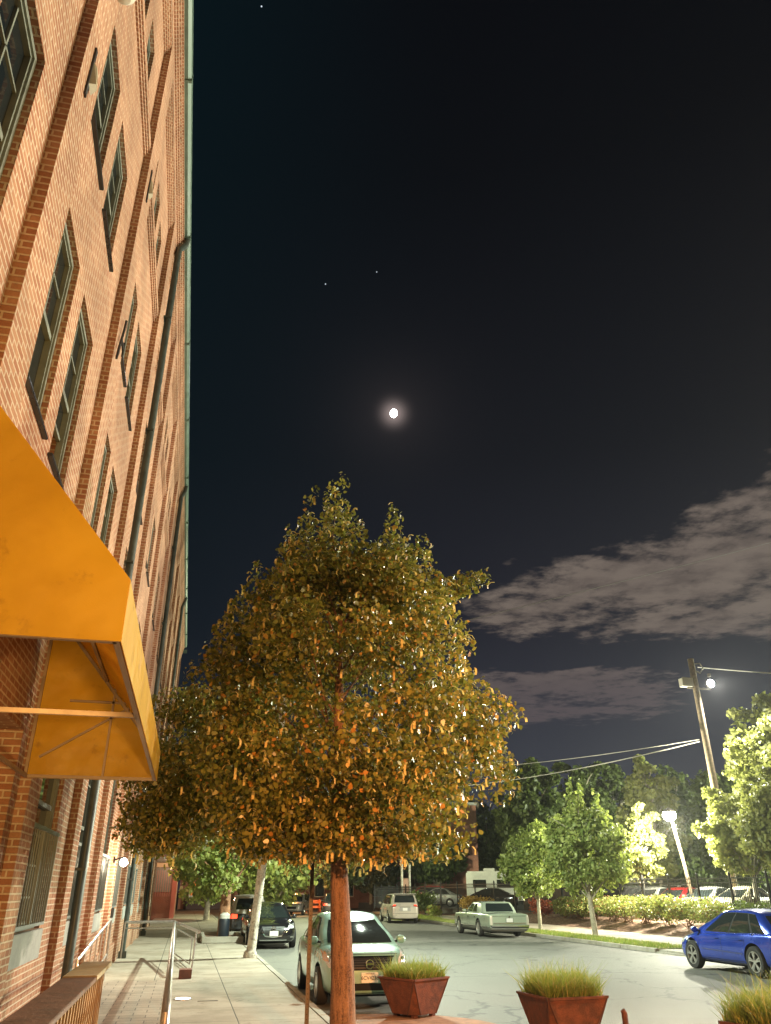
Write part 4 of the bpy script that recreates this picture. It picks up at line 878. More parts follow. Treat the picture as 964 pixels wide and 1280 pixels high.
def car(name, label, cat, P, loc, rz, group=None, detail=True):
    """P: L W top-line stations [(y,z)], belt, cabin, wheels ..."""
    t = thing(name, label, cat, loc, rz, group); W2 = P['W']/2; L2 = P['L']/2; pm = P['paint']; r = P['r']; zb = P.get('zb', .20)
    st = P['top']; ys = [a for a, _ in st]; zsn = [b for _, b in st]
    plan = P.get('plan', [(-L2,.80),(-L2+.07,.88),(-L2+.28,.95),(-L2+.8,.99),(0,1.0),(L2-1.0,.985),(L2-.4,.93),(L2-.12,.82),(L2-.03,.70),(L2,.60)])
    Y = sorted(set([round(v, 3) for v in list(np.linspace(-L2+.3, L2-.3, 14))+[-L2,-L2+.04,-L2+.12,-L2+.25,L2,L2-.04,L2-.12,L2-.25]]))
    V = []; n = 0
    py = [a for a, _ in plan]; pw = [b for _, b in plan]
    for y in Y:
        w_ = W2*float(np.interp(y, py, pw)); zt = float(np.interp(y, ys, zsn)); e = min(1, (L2-abs(y))/.25); b0 = zb+.05*(1-e); bx = P.get('box', .0)
        sh = P.get('shoulder', .07)
        half = [(0,b0),(.80*w_,b0),(.95*w_,b0+.05),(w_*.995,b0+.33*(zt-b0)),(w_,b0+.62*(zt-b0)),(w_*.975,zt-sh),(w_*.90,zt-.008),(w_*.5,zt+.018),(0,zt+.028)]
        ring = half+[(-a, b) for a, b in half[-2:0:-1]]; n = len(ring); V += [(a, y, b) for a, b in ring]
    F = [(i*n+k, i*n+(k+1)%n, (i+1)*n+(k+1)%n, (i+1)*n+k) for i in range(len(Y)-1) for k in range(n)]+[tuple(range(n))[::-1], tuple((len(Y)-1)*n+k for k in range(n))]
    me = bpy.data.meshes.new('tmp'); me.from_pydata(V, [], F); bm = bmesh.new(); bm.from_mesh(me); bmesh.ops.recalc_face_normals(bm, faces=bm.faces); bm.to_mesh(me); bm.free()
    ob = bpy.data.objects.new('tmp', me); C.objects.link(ob)
    sd = ob.modifiers.new('s', 'SUBSURF'); sd.levels = 2
    cut = MB()
    for wy in P['wy']: cut.lathe([(r+.055,-3),(r+.055,3)], (0,wy,r+.015), 'x', 36)
    co = cut.build('cut', M_black); bo = ob.modifiers.new('b', 'BOOLEAN'); bo.operation = 'DIFFERENCE'; bo.object = co; bo.solver = 'EXACT'
    dg = bpy.context.evaluated_depsgraph_get(); me2 = bpy.data.meshes.new_from_object(ob.evaluated_get(dg)); bpy.data.objects.remove(ob); bpy.data.objects.remove(co)
    me2.name = 'body'; me2.materials.clear(); me2.materials.append(pm); me2.materials.append(M_black)
    for p in me2.polygons:
        c = p.center; p.material_index = 1 if (any(math.hypot(c.y-wy, c.z-r-.015) < r+.052+.004 for wy in P['wy']) or c.z < zb+.03) else (0)
        p.use_smooth = True
    if P.get('lower'):
        me2.materials.append(P['lower'])
        for p in me2.polygons:
            if p.material_index == 0 and p.center.z < P['lower_z']: p.material_index = 2
    me2.set_sharp_from_angle(angle=R(40)); body = link('body', me2, t)
    ub = MB(); ub.box(-W2+.22,W2-.22,-L2+.3,L2-.3,zb-.02,zb+.35); ub.build('underbody', M_black, t)
    # cabin
    K = P['cab']  # cowl y, roof front y, roof rear y, rear base y, belt z, roof z, half width belt, half width roof
    yc, yf, yr, yb_, zbelt, zroof, wb, wt = K; bf, brr_ = P.get('bulge', (.13,.07))
    arc = P.get('arc', .055)
    def ringpt(s, v):
        p = ringpt0(s, v); q = max(0, min(1, v)); h_ = abs(yf-yr)/2
        p.z -= arc*q*q*min(1.6, abs(p.y-(yf+yr)/2)/h_)**2.2
        return p
    def ringpt0(s, v):
        vv = max(-.3, v); q = vv; F0 = yc+(yf-yc)*q; R0 = yb_+(yr-yb_)*q; w0 = wb+(wt-wb)*q+.03*math.sin(math.pi*min(1,max(0,q))); z = zbelt+(zroof-zbelt)*q
        s = s % 4; c = .90
        if s < 1: u = -1+2*s; return Vector((u*w0*c, F0+bf*(1-u*u)*.9, z))
        if s < 2: u = s-1; y = (F0-.07)+((R0+.07)-(F0-.07))*u; return Vector((w0*(1-.05*(2*u-1)**4), y, z))
        if s < 3: u = 1-2*(s-2); return Vector((u*w0*c, R0-brr_*(1-u*u), z))
        u = s-3; y = (R0+.07)+((F0-.07)-(R0+.07))*u; return Vector((-w0*(1-.05*(2*u-1)**4), y, z))
    S = [i/8*1.0 for i in range(9)]+[1+.0001+i/10*.9998 for i in range(11)]+[2+i/8 for i in range(9)]+[3.0001+i/10*.9998 for i in range(11)]
    S[8] = .99999; S[28] = 2.99999
    lv = [-.15,0,.2,.4,.6,.8,.92]; cb = MB(); vs = [ringpt(s, v) for v in lv for s in S]; n = len(S)
    cy = (yf+yr)/2; top = [ringpt(s, 1.0) for s in S]
    edge = [ringpt(s, .97) for s in S]
    def shrink(p, k, dz): return Vector((p.x*k, cy+(p.y-cy)*(1-(1-k)*.6 if k > .5 else k), p.z+dz))
    vs += [Vector((p.x*.985, cy+(p.y-cy)*.99, p.z)) for p in edge]+[Vector((p.x*.94, cy+(p.y-cy)*.965, p.z+.004)) for p in top]
    cr = P.get('crown', .045)
    for k_ in (.8,.55,.25): vs += [Vector((p.x*k_, cy+(p.y-cy)*(.3+.7*k_), zroof-(zroof-p.z)*(.3+.7*k_)**2+cr*(1-k_*k_))) for p in top]
    m = len(vs)//n; vs.append(Vector((0, cy, zroof+cr)))
    fs = [(i*n+k, i*n+(k+1)%n, (i+1)*n+(k+1)%n, (i+1)*n+k) for i in range(m-1) for k in range(n)]+[((m-1)*n+k, (m-1)*n+(k+1)%n, len(vs)-1) for k in range(n)]
    cb.add(vs, fs); cab = cb.build('roof', P.get('roofpaint', pm), t, smooth=True)
    def glass(nm, s0, s1, v0, v1, ns=8, nv=4, off=.007, gm=None):
        g_ = MB(); A = []
        for j in range(nv+1):
            for i in range(ns+1):
                v = v0+(v1-v0)*j/nv; a0, a1 = (s0, s1) if not callable(s0) else (s0(v), s1(v)); s = a0+(a1-a0)*i/ns
                p = ringpt(s, v); e1 = ringpt(s+.01, v)-ringpt(s-.01, v); e2 = ringpt(s, v+.02)-ringpt(s, v-.02); nn = e1.cross(e2).normalized()
                if nn.dot(p-Vector((0,cy,(zbelt+zroof)/2))) < 0: nn = -nn
                A.append((p, nn))
        F_ = [(j*(ns+1)+i, j*(ns+1)+i+1, (j+1)*(ns+1)+i+1, (j+1)*(ns+1)+i) for j in range(nv) for i in range(ns)]
        k = len(A); B_ = list(range(0,ns+1))+[j*(ns+1)+ns for j in range(1,nv+1)]+[nv*(ns+1)+i for i in range(ns-1,-1,-1)]+[j*(ns+1) for j in range(nv-1,0,-1)]
        g_.add([p+q*off for p, q in A]+[p-q*.004 for p, q in A], F_+[(a, b, b+k, a+k) for a, b in zip(B_, B_[1:]+B_[:1])])
        return g_.build(nm, gm or M_cglass, t, smooth=True)
    vs0, vs1 = P.get('vw', (.07,.88))
    glass('windshield', .045, .955, .03, .93, 10, 5)
    glass('rear_window', 2.07, 2.93, P.get('rv', .12), .90, 10, 5)
    if P.get('pillars', True):
        a_, b2_ = P['side'][0][0]+.005, P['side'][-1][1]-.005
        glass('window_surround', 1+a_, 1+b2_, vs0-.03, vs1+.03, 16, 4, .003, M_black); glass('window_surround', 4-b2_, 4-a_, vs0-.03, vs1+.03, 16, 4, .003, M_black)
    for a, b in P['side']:
        glass('side_window', 1+a, 1+b, vs0, vs1); glass('side_window', 4-b, 4-a, vs0, vs1)
    for x in (-1, 1):
        for wy in P['wy']: wheel(t, x*(W2-.10-.0), wy, r, .2, P.get('wheel', 'cover'), x)
    if not detail: bodyb = None
    bvh = BVHTree.FromPolygons([v.co[:] for v in me2.vertices], [tuple(p.vertices) for p in me2.polygons])
    def D(nm, polys, axis, m_, off=.006, step=.07, mirror=False):
        for k in ((1,-1) if mirror else (1,)):
            for pl in (polys if isinstance(polys[0][0], (tuple, list)) else [polys]):
                q = MB(); ax = axis
                if 'x' in axis:
                    ax = '+x' if k > 0 else '-x'; decal(q, bvh, pl, ax, off, step)
                else: decal(q, bvh, [(a*k, b) for a, b in pl], ax, off, step)
                if q.v: q.build(nm, m_, t, smooth=True)
    P['det'](t, D, P)
    # mirrors
    my, mz = yc-.22, zbelt+.05
    for x in (-1, 1):
        q = MB(); q.lathe([(.03,-.09),(.085,-.05),(.095,0),(.085,.06),(.03,.10)], (0,0,0), 'x', 14); o = q.build('mirror', P.get('mirror', pm), t, smooth=True); o.location = (x*(wb+.10), my, mz); o.scale = (1,.55,.8)
        MB().bar((x*(wb-.03),my+.02,mz-.03),(x*(wb+.05),my,mz-.02),.04).build('mirror_arm', M_black, t)
    return t
def side_seams(D, ylist, z0, z1, handles, hz, hm=None):
    for y in ylist: D('door_seam', [(y-.006,z0),(y+.006,z0),(y+.006,z1),(y-.006,z1)], '+x', M_black, .0025, .12, True)
    D('door_seam', [(ylist[-1],z0),(ylist[0],z0),(ylist[0],z0+.01),(ylist[-1],z0+.01)], '+x', M_black, .0025, .12, True)
    for y in handles: D('door_handle', [(y-.09,hz-.018),(y+.09,hz-.018),(y+.09,hz+.02),(y-.09,hz+.02)], '+x', hm or M_chrome, .03, .2, True)
def plate_at(t, x, y, z, rz, text, sz=.1, small=None):
    p = MB().box(-.155,.155,-.006,.006,-.08,.08).build('licence_plate', M_plate, t, bevel=.004); p.location = (x,y,z); p.rotation_euler = (0,0,rz)
    if text: o = text_mesh(text, sz, M_ink, p); o.rotation_euler = (R(90),0,0); o.location = (0,-.009,-.005)
    if small: o = text_mesh(small, .03, M_ink, p); o.rotation_euler = (R(90),0,0); o.location = (0,-.009,.064)
    return p
def emblem(t, x, y, z, r, rz=0):
    q = MB(); pts = [(r*math.cos(a),0,r*math.sin(a)) for a in np.linspace(0,2*math.pi,25)]; q.tube(pts, r*.17, 6, cap=False); q.box(-r*1.15,r*1.15,-.012,.004,-r*.2,r*.2)
    o = q.build('emblem', M_chrome, t, smooth=True); o.location = (x,y,z); o.rotation_euler = (0,0,rz)

def det_versa(t, D, P):
    L2 = P['L']/2
    D('grille', [(-.46,.80),(.46,.80),(.37,.60),(-.37,.60)], 'f', M_black, .004, .05)
    for z in (.64,.68,.72,.76): D('grille_bar', [(-.38,z-.003),(.38,z-.003),(.38,z+.003),(-.38,z+.003)], 'f', mat('grey_trim', (.05,.05,.05), .4), .012, .08)
    D('grille_surround', [(-.49,.822),(.49,.822),(.475,.802),(-.475,.802)], 'f', M_chrome, .012, .06)
    D('headlight', [(.53,.62),(.56,.78),(.66,.90),(.81,.97),(.80,.80),(.72,.64)], 'f', M_lens, .012, .04, True)
    D('headlight_bulb', [(.60,.70),(.61,.80),(.70,.82),(.71,.72)], 'f', M_chrome, .02, .03, True)
    D('turn_signal', [(.72,.72),(.74,.88),(.79,.90),(.78,.74)], 'f', mat('amber_lens', (.55,.22,.04), .2, coat=.5), .018, .03, True)
    D('air_intake', [(-.46,.40),(.46,.40),(.40,.29),(-.40,.29)], 'f', M_black, .004, .06)
    D('fog_recess', [(.54,.42),(.68,.42),(.66,.34),(.56,.34)], 'f', M_black, .004, .06, True)
    D('hood_seam', [(-.56,.845),(.56,.845),(.56,.853),(-.56,.853)], 'f', M_black, .003, .06)
    D('lower_lip', [(-.5,.255),(.5,.255),(.48,.23),(-.48,.23)], 'f', M_black, .01, .08)
    emblem(t, 0, L2+.03, .70, .068)
    plate_at(t, 0, L2+.03, .49, math.pi, '6CV4238', .085, 'MARYLAND')
    side_seams(D, (.95,-.05,-1.0), .32, .86, (.12,-.85), .80, P['paint'])
    for x in (-.25,.25):
        q = MB(); q.tube([(x-.2,.98,1.03),(x+.28,1.06,1.045)], .008, 5); q.build('wiper', M_black, t)
VERSA = dict(L=4.45, W=1.70, r=.31, wy=(1.35,-1.25), paint=paint('lamp_tinted_silver_paint', (.22,.40,.34), .15, .32), zb=.19,  # silver paint with the green street lamp tint mixed into its colour
    top=[(-2.23,.66),(-2.1,.97),(-1.6,1.02),(-1.0,.99),(.9,.98),(1.3,.97),(1.75,.93),(2.02,.87),(2.14,.80),(2.23,.60)],
    cab=(1.28,.25,-.95,-1.75,.98,1.46,.77,.57), side=((.10,.46),(.50,.86)), bulge=(.20,.12), wheel='cover', det=det_versa, crown=.05)
car('silver_sedan', 'silver sedan with mint lamp light tinted into its paint, parked at the kerb, half hidden by the orange trunk', 'car', VERSA, (3.42,18.05,0), math.pi-R(.5))
# steering wheel and seats showing through are left to the dark glass reflections
def det_dark(t, D, P):
    L2 = P['L']/2
    D('grille', [(-.42,.72),(.42,.72),(.30,.40),(-.30,.40)], 'f', mat('mesh_grille', (.03,.032,.032), .5, metal=.3), .004, .05)
    for z in (.46,.51,.56,.61,.66): D('grille_bar', [(-.30,z-.004),(.30,z-.004),(.30,z+.004),(-.30,z+.004)], 'f', M_black, .010, .08)
    for k in (1,-1):
        for a, b in (((.47,.73),(.40,.55)),((.40,.55),(.30,.42)),((.30,.42),(0,.385))):
            (x0,z0),(x1,z1) = a, b; D('chrome_grille_trim', [(k*x0,z0+.022),(k*x1,z1+.022),(k*x1,z1-.022),(k*x0,z0-.022)], 'f', M_chrome, .02, .05)
    D('headlight', [(.52,.66),(.56,.76),(.86,.84),(.86,.70),(.72,.66)], 'f', M_lens, .012, .05, True)
    D('lower_trim', [(-.5,.30),(.5,.30),(.48,.27),(-.48,.27)], 'f', M_chrome, .012, .08)
    D('fog_light', [(.62,.40),(.78,.42),(.76,.36),(.62,.36)], 'f', M_chrome, .008, .06, True)
    emblem(t, 0, L2+.012, .66, .065); plate_at(t, -.02, L2+.02, .50, math.pi, None)
    side_seams(D, (1.0,-.05,-1.1), .32, .86, (.12,-.85), .8)
BLK = dict(L=4.85, W=1.83, r=.34, wy=(1.45,-1.35), paint=paint('black_paint', (.012,.012,.013), .2, .15), zb=.20,
    top=[(-2.43,.68),(-2.3,.98),(-1.8,1.02),(-1.0,.98),(.9,.95),(1.4,.93),(1.95,.85),(2.25,.78),(2.35,.70),(2.43,.52)],
    cab=(1.25,.25,-1.0,-1.85,.96,1.46,.80,.60), side=((.10,.46),(.50,.86)), bulge=(.20,.12), wheel='spoke', det=det_dark, crown=.04)
car('black_sedan', 'black sedan with a chrome V grille parked nose on behind the leaning pole', 'car', BLK, (3.28,34.3,0), math.pi)
def det_rear_basic(t, D, P):
    L2 = P['L']/2; h = P['cab'][4]
    D('tail_light', [(.55,h-.28),(.55,h-.12),(P['W']/2-.07,h-.10),(P['W']/2-.07,h-.30)], 'r', P.get('tail', M_tail), .012, .06, True)
    D('headlight', [(.50,.58),(.54,.70),(P['W']/2-.1,.76),(P['W']/2-.1,.60)], 'f', M_lens, .012, .06, True)
    D('grille', [(-.45,.66),(.45,.66),(.38,.48),(-.38,.48)], 'f', M_black, .005, .06)
    D('air_intake', [(-.5,.38),(.5,.38),(.45,.28),(-.45,.28)], 'f', M_black, .005, .06)
    side_seams(D, (1.0,-.05,-1.05), .34, h-.1, (.12,-.85), h-.16)
SUV = dict(L=4.6, W=1.85, r=.36, wy=(1.4,-1.3), paint=paint('silver_paint', (.42,.42,.42), .4, .3), zb=.26,
    top=[(-2.3,.8),(-2.2,1.05),(-1.0,1.05),(.9,1.03),(1.6,.98),(2.05,.9),(2.25,.78),(2.3,.6)],
    cab=(1.25,.4,-1.75,-2.2,1.04,1.68,.82,.64), side=((.08,.32),(.35,.62),(.65,.92)), bulge=(.18,.08), wheel='spoke', det=det_rear_basic)
import copy
S1 = copy.copy(SUV); S1['paint'] = paint('dark_grey_paint', (.06,.06,.065), .4, .25); S1['roofpaint'] = mat('pale_roof', (.50,.46,.40), .4); S1['tail'] = M_tail_on
car('parked_suv', 'dark car with a pale roof parked beyond the black sedan, left of the leaning pole', 'car', S1, (3.0,42.5,0), 0)
def det_van(t, D, P):
    L2 = P['L']/2
    D('tail_light', [(.58,.98),(.55,1.12),(.90,1.16),(.90,.92)], 'r', M_tail, .014, .06, True)
    D('tail_light_glow', [(.62,1.03),(.62,1.09),(.86,1.10),(.86,1.02)], 'r', M_tail_on, .02, .06, True)
    D('number_plate_recess', [(-.34,.92),(.34,.92),(.38,.70),(-.38,.70)], 'r', mat('grey_recess', (.30,.30,.28), .5), .004, .06)
    D('bumper_seam', [(-.8,.56),(.8,.56),(.8,.575),(-.8,.575)], 'r', M_black, .004, .1); D('tailgate_trim', [(-.36,.95),(.36,.95),(.36,.925),(-.36,.925)], 'r', M_chrome, .012, .08)
    plate_at(t, 0, -L2-.015, .81, 0, None); side_seams(D, (1.2,.2,-1.2), .36, 1.0, (.3,-.2), .92)
    w_ = MB(); w_.box(-.75,.75,-L2-.02,-L2+.30,1.69,1.72); w_.build('roof_spoiler', P['paint'], t, bevel=.01)
VAN = dict(L=5.05, W=1.97, r=.35, wy=(1.55,-1.45), paint=paint('cream_white_paint', (.45,.42,.36), .1, .3), zb=.24,
    top=[(-2.52,.95),(-2.46,1.12),(-1,1.1),(1.0,1.08),(1.7,1.0),(2.2,.88),(2.45,.72),(2.52,.55)],
    cab=(1.75,.7,-2.2,-2.44,1.08,1.70,.90,.72), side=((.06,.27),(.29,.60),(.63,.94)), bulge=(.2,.06), wheel='spoke', det=det_van, rv=.18, arc=.03)
car('white_minivan', 'cream white minivan seen from behind with red tail lights, past the linden trunk', 'van', VAN, (14.1,56.6,0), R(-4))
def det_caddy(t, D, P):
    L2 = P['L']/2
    D('rear_bumper', [(-.93,.50),(.93,.50),(.93,.34),(-.93,.34)], 'r', M_chrome, .05, .08); D('bumper_strip', [(-.93,.44),(.93,.44),(.93,.40),(-.93,.40)], 'r', M_black, .056, .1)
    D('tail_light', [(.80,.52),(.80,.88),(.90,.88),(.90,.52)], 'r', mat('clear_tail', (.55,.50,.42), .25, coat=.6), .015, .05, True)
    D('trunk_seam', [(-.78,.86),(.78,.86),(.78,.872),(-.78,.872)], 'r', M_black, .004, .08); D('trunk_seam', [(-.77,.54),(.77,.54),(.77,.552),(-.77,.552)], 'r', M_black, .004, .08)
    D('trunk_trim', [(-.76,.57),(.76,.57),(.76,.60),(-.76,.60)], 'r', M_chrome, .012, .08)
    q = MB(); q.box(-.17,.17,-.006,.004,-.085,.085); o = q.build('plate_frame', M_black, t); o.location = (0,-L2-.012,.70); plate_at(t, 0, -L2-.022, .70, 0, None)
    q = MB(); q.lathe([(.04,0),(.03,-.012)], (0,0,0), 'y', 14); o = q.build('emblem', M_chrome, t); o.location = (0,-L2-.004,.82)
    D('side_trim', [(-2.6,.42),(2.6,.42),(2.6,.455),(-2.6,.455)], '+x', M_chrome, .010, .12, True)
    side_seams(D, (1.15,.0,-1.05), .30, .86, (.15,-.9), .80)
    D('front_bumper', [(-.9,.50),(.9,.50),(.9,.34),(-.9,.34)], 'f', M_chrome, .05, .1)
    D('headlight', [(.5,.58),(.5,.72),(.88,.72),(.88,.58)], 'f', M_lens, .01, .08, True)
    for k in (-1,1): MB().bar((k*.55,-L2+1.0,.985),(k*.60,-L2+1.28,1.30),.10,.02).build('pillar_trim', M_chrome, t) if False else None
CAD = dict(L=5.72, W=1.98, r=.345, wy=(1.80,-1.29), paint=paint('pale_green_paint', (.34,.40,.31), .2, .35), zb=.22, shoulder=.03, pillars=False, arc=.02, lower=mat('grey_lower_trim', (.20,.20,.18), .4, metal=.3), lower_z=.42,
    plan=[(-2.86,.92),(-2.80,.95),(-2.5,.97),(-1.5,1),(1.5,1),(2.4,.97),(2.75,.94),(2.86,.88)],
    top=[(-2.86,.90),(-2.80,.95),(-2.2,.975),(-1.0,.98),(.9,.98),(1.6,.97),(2.6,.92),(2.8,.86),(2.86,.75)],
    cab=(1.05,.35,-1.25,-1.62,.975,1.42,.86,.70), side=((.10,.42),(.46,.70)), bulge=(.10,.06), wheel='cover', det=det_caddy, rv=.10, crown=.025, vw=(.06,.82))
car('pale_green_sedan', 'old pale green boxy sedan with chrome bumper, parked across the street', 'car', CAD, (14.35,39.6,0), R(-1.5))
def det_maz(t, D, P):
    h = P['cab'][4]; L2 = P['L']/2
    D('headlight', [(.45,.58),(.50,.70),(.82,.78),(.82,.62)], 'f', M_lens, .012, .05, True)
    D('headlight', [(1.72,.70),(1.98,.66),(1.95,.60),(1.85,.60)], '+x', M_lens, .008, .06, True)
    D('tail_light', [(.60,.80),(.60,1.0),(.82,1.02),(.80,.80)], 'r', M_tail, .012, .05, True)
    D('side_moulding', [(.85,.53),(-.95,.50),(-.95,.475),(.85,.505)], '+x', mat('blue_moulding', (.03,.05,.22), .3, coat=.6), .014, .10, True)
    D('side_marker', [(1.18,.74),(1.24,.74),(1.24,.71),(1.18,.71)], '+x', M_chrome, .012, .05, True)
    D('fuel_door', [(-1.35,.93),(-1.25,.93),(-1.25,.905),(-1.35,.905)], '+x', M_chrome, .008, .05, True)
    D('sill_skirt', [(.95,.27),(-.90,.27),(-.90,.22),(.95,.22)], '+x', M_black, .006, .1, True)
    side_seams(D, (1.0,-.02,-.98), .30, .88, (.17,-.82), .80, P['paint'])
MAZ = dict(L=4.42, W=1.76, r=.335, wy=(1.36,-1.28), paint=paint('royal_blue_paint', (.012,.05,.42), .35, .22), zb=.20,
    top=[(-2.21,.72),(-2.15,.98),(-1.2,.97),(0,.93),(.9,.90),(1.35,.87),(1.8,.79),(2.05,.70),(2.16,.60),(2.21,.48)],
    cab=(1.30,.20,-1.35,-2.02,.90,1.44,.78,.56), side=((.14,.46),(.49,.76),(.79,.93)), bulge=(.18,.10), wheel='spoke', det=det_maz, crown=.04)
car('blue_hatchback', 'royal blue hatchback with alloy wheels cut off by the right edge of the photo', 'car', MAZ, (14.55,20.35,0), R(0))
# parking-lot and distant cars share bodies where alike
def variant(P, paint_, **k): q = copy.copy(P); q['paint'] = paint_; q.update(k); return q
HAT = variant(MAZ, paint('red_paint', (.45,.015,.02), .2, .25), det=det_rear_basic); SEDp = variant(VERSA, SUV['paint'], det=det_rear_basic)
WH = paint('white_paint', (.62,.61,.57), .05, .3)
G = 'cars in the fenced parking lot'
car('lot_car', 'red hatchback parked behind the iron fence, nose towards the hedge', 'car', HAT, (26.9,43.2,.6), R(122), G)
car('lot_car', 'silver grey sedan just right of the red hatchback behind the fence', 'car', variant(SEDp, paint('grey_paint', (.30,.30,.28), .4, .3)), (26.9,40.3,.6), R(118), G)
car('lot_car', 'cream sedan behind the fence above the blue hatchback roof', 'car', variant(SEDp, paint('cream_paint', (.60,.56,.42), .15, .3)), (26.7,37.2,.6), R(114), G)
car('lot_car', 'white sedan left of the red hatchback behind the fence', 'car', variant(SEDp, WH), (27.2,46.4,.6), R(122), G)
car('lot_car', 'dark sedan with glinting windows, leftmost by the verge tree behind the fence', 'car', variant(SEDp, paint('charcoal_paint', (.03,.03,.035), .4, .2)), (27.2,49.6,.6), R(120), G)
car('lot_car', 'second white car between the dark sedan and white sedan behind the fence', 'car', variant(SUV, WH), (32.5,52.6,.6), R(120), G)
car('lot_car', 'black sedan parked in front of the motorhome', 'car', BLK | {'det': det_rear_basic}, (23.5,64.8,.6), R(62), G)
car('lot_car', 'silver car with a blue glint left of the black sedan by the motorhome', 'car', SEDp, (21.9,73.5,.6), R(62), G)
car('lot_car', 'red suv left of the silver car, farthest left behind the fence', 'car', variant(SUV, HAT['paint'], tail=M_tail_on), (22.0,77.6,.6), R(62), G)
car('distant_car', 'grey car far down the street just left of the linden trunk', 'car', variant(SUV, paint('grey_paint')if 0 else SEDp['paint']), (9.8,76,0), R(160), 'distant cars')
car('distant_car', 'dark car with lit red tail light just right of the linden trunk', 'car', variant(SUV, S1['paint'], tail=M_tail_on), (12.6,74,0), R(-8), 'distant cars')
# motorhome
rv = thing('motorhome', 'white motorhome with a cab-over front parked behind the fence', 'motorhome', (26.6,67.6,.6), R(-120))
b_ = MB(); b_.prism([(-1.15,-3.6),(1.15,-3.6),(1.15,1.8),(-1.15,1.8)], .55, 2.75); b_.build('body', M_white, rv, bevel=.12, smooth=True)
b_ = MB(); pr = [(1.81,1.95),(2.9,2.05),(3.1,2.35),(2.9,2.75),(1.81,2.76)]; b_.add([(-1.13,y,z) for y,z in pr]+[(1.13,y,z) for y,z in pr], [tuple(range(5)),tuple(range(5,10))]+[(i,(i+1)%5,5+(i+1)%5,5+i) for i in range(5)]); b_.build('cab_over', M_white, rv, bevel=.05, smooth=True)
b_ = MB(); pr = [(1.81,.4),(4.0,.4),(4.05,.95),(3.1,1.15),(2.6,1.93),(1.81,1.93)]; b_.add([(-.95,y,z) for y,z in pr]+[(.95,y,z) for y,z in pr], [tuple(range(6)),tuple(range(6,12))]+[(i,(i+1)%6,6+(i+1)%6,6+i) for i in range(6)]); b_.build('cab', M_white, rv, bevel=.05, smooth=True)
MB().add([(-.85,3.08,1.2),(.85,3.08,1.2),(.8,2.65,1.9),(-.8,2.65,1.9)], [(0,1,2,3)]).build('windshield', M_cglass, rv)
MB().box(-.8,.8,2.98,3.06,2.3,2.55).build('front_window', M_cglass, rv); MB().box(-.6,.6,4.05,4.08,.6,.9).build('grille', M_black, rv)
for k in (-1,1):
    MB().box(k*.97-.01*k,k*.98,2.0,2.7,1.25,1.8).build('side_window', M_cglass, rv)
    for y0, y1 in ((-3.0,-1.9),(-1.0,.4)): MB().box(min(k*1.15,k*1.17),max(k*1.15,k*1.17),y0,y1,1.5,2.1).build('side_window', M_cglass, rv)
    for y in (-2.2,3.1): wheel(rv, k*.95, y, .38, .24, 'cover', k)
b_ = MB(); b_.box(-.5,.5,-2.2,-1.2,2.75,2.98); b_.build('roof_air_unit', M_white, rv, bevel=.05); MB().box(-.4,.4,.2,1.0,2.75,2.93).build('roof_vent', M_white, rv, bevel=.05)

# ------------------------------------------------------------------ small street things
bn = thing('litter_bin', 'dark blue litter bin with a pale domed top by the tree pit', 'bin', (1.62,34.4,.12))
MB().lathe([(.17,0),(.2,.05),(.21,.75),(.19,.8)], (0,0,0), 'z', 18).build('barrel', mat('dark_blue_metal', (.012,.018,.028), .45), bn, smooth=True)
MB().lathe([(.21,.8),(.2,.92),(.1,1.0)], (0,0,0), 'z', 18).build('lid', mat('pale_lid', (.45,.45,.42), .4), bn, smooth=True)
tp = thing('tree_pit_border', 'low concrete border of the street tree pit beyond the handrail', 'border', (1.6,35.6,.12))
m_ = MB(); m_.box(-.8,.75,-2.0,-1.85,0,.22); m_.box(-.8,.75,1.85,2.0,0,.22); m_.box(-.8,-.65,-1.849,1.849,0,.22); m_.box(.6,.75,-1.849,1.849,0,.22); m_.build('edging', M_curb, tp, bevel=.02); MB().box(-.65,.6,-1.85,1.85,0,.1).build('soil', M_mulch, tp)
for i, (x, y, rz) in enumerate(((8.6,84,.1),(10.6,84.6,-.1),(12.4,84,.2),(6.9,83.5,0))):
    t = thing('orange_barricade', ['leftmost but one orange street barricade under the green tree','orange street barricade nearest the linden trunk side','rightmost orange street barricade under the green tree','leftmost orange street barricade under the green tree'][i], 'barricade', (x,y,0), rz, 'orange barricades at the end of the street')
    om = mat('orange_plastic', (.75,.16,.03), .5)
    m_ = MB(); m_.box(-.75,.75,-.05,.05,.75,1.05); m_.box(-.75,.75,-.05,.05,.35,.55); m_.build('boards', om, t, bevel=.01)
    m_ = MB()
    for k in (-.6,.6): m_.bar((k,-.3,0),(k,0,1.1),.07); m_.bar((k,.3,0),(k,0,1.1),.07)
    m_.build('legs', om, t)
lamp('barricade_street_light', (9.5,79.5,4.5), 2500, (1,.45,.15), .3)
# end-of-street buildings
fb = thing('red_brick_house', 'red lit brick house end with barred window, beyond the warehouse', 'building', (0,0,0))
w2 = MB(); w2.box(-9,-.6,64,74,0,9); w2.build('wall', M_brick2, fb)
m_ = MB(); m_.box(-2.4,-1.0,63.95,64.0,1.8,4.1); fo = m_.build('window', M_frame, fb); m_ = MB()
for i in range(9): m_.box(-2.35+i*.16,-2.32+i*.16,63.86,63.9,1.5,3.2)
m_.build('window_bars', mat('pink_bars', (.5,.22,.18), .5), fo)
MB().box(-.9,-.6,63.6,64.0,0,4.4).build('door_post', mat('red_post', (.35,.09,.06), .6), fb); MB().box(-2.7,-.6,63.3,64.0,3.4,3.7).build('porch_lintel', mat('tan_lintel', (.4,.3,.18), .7), fb)
lamp('porch_light', (-1.3,61,3.4), 260, (1,.55,.35), .2)
fs_ = thing('lit_shopfront', 'orange lit shopfront at the end of the sidewalk', 'building', (0,0,0))
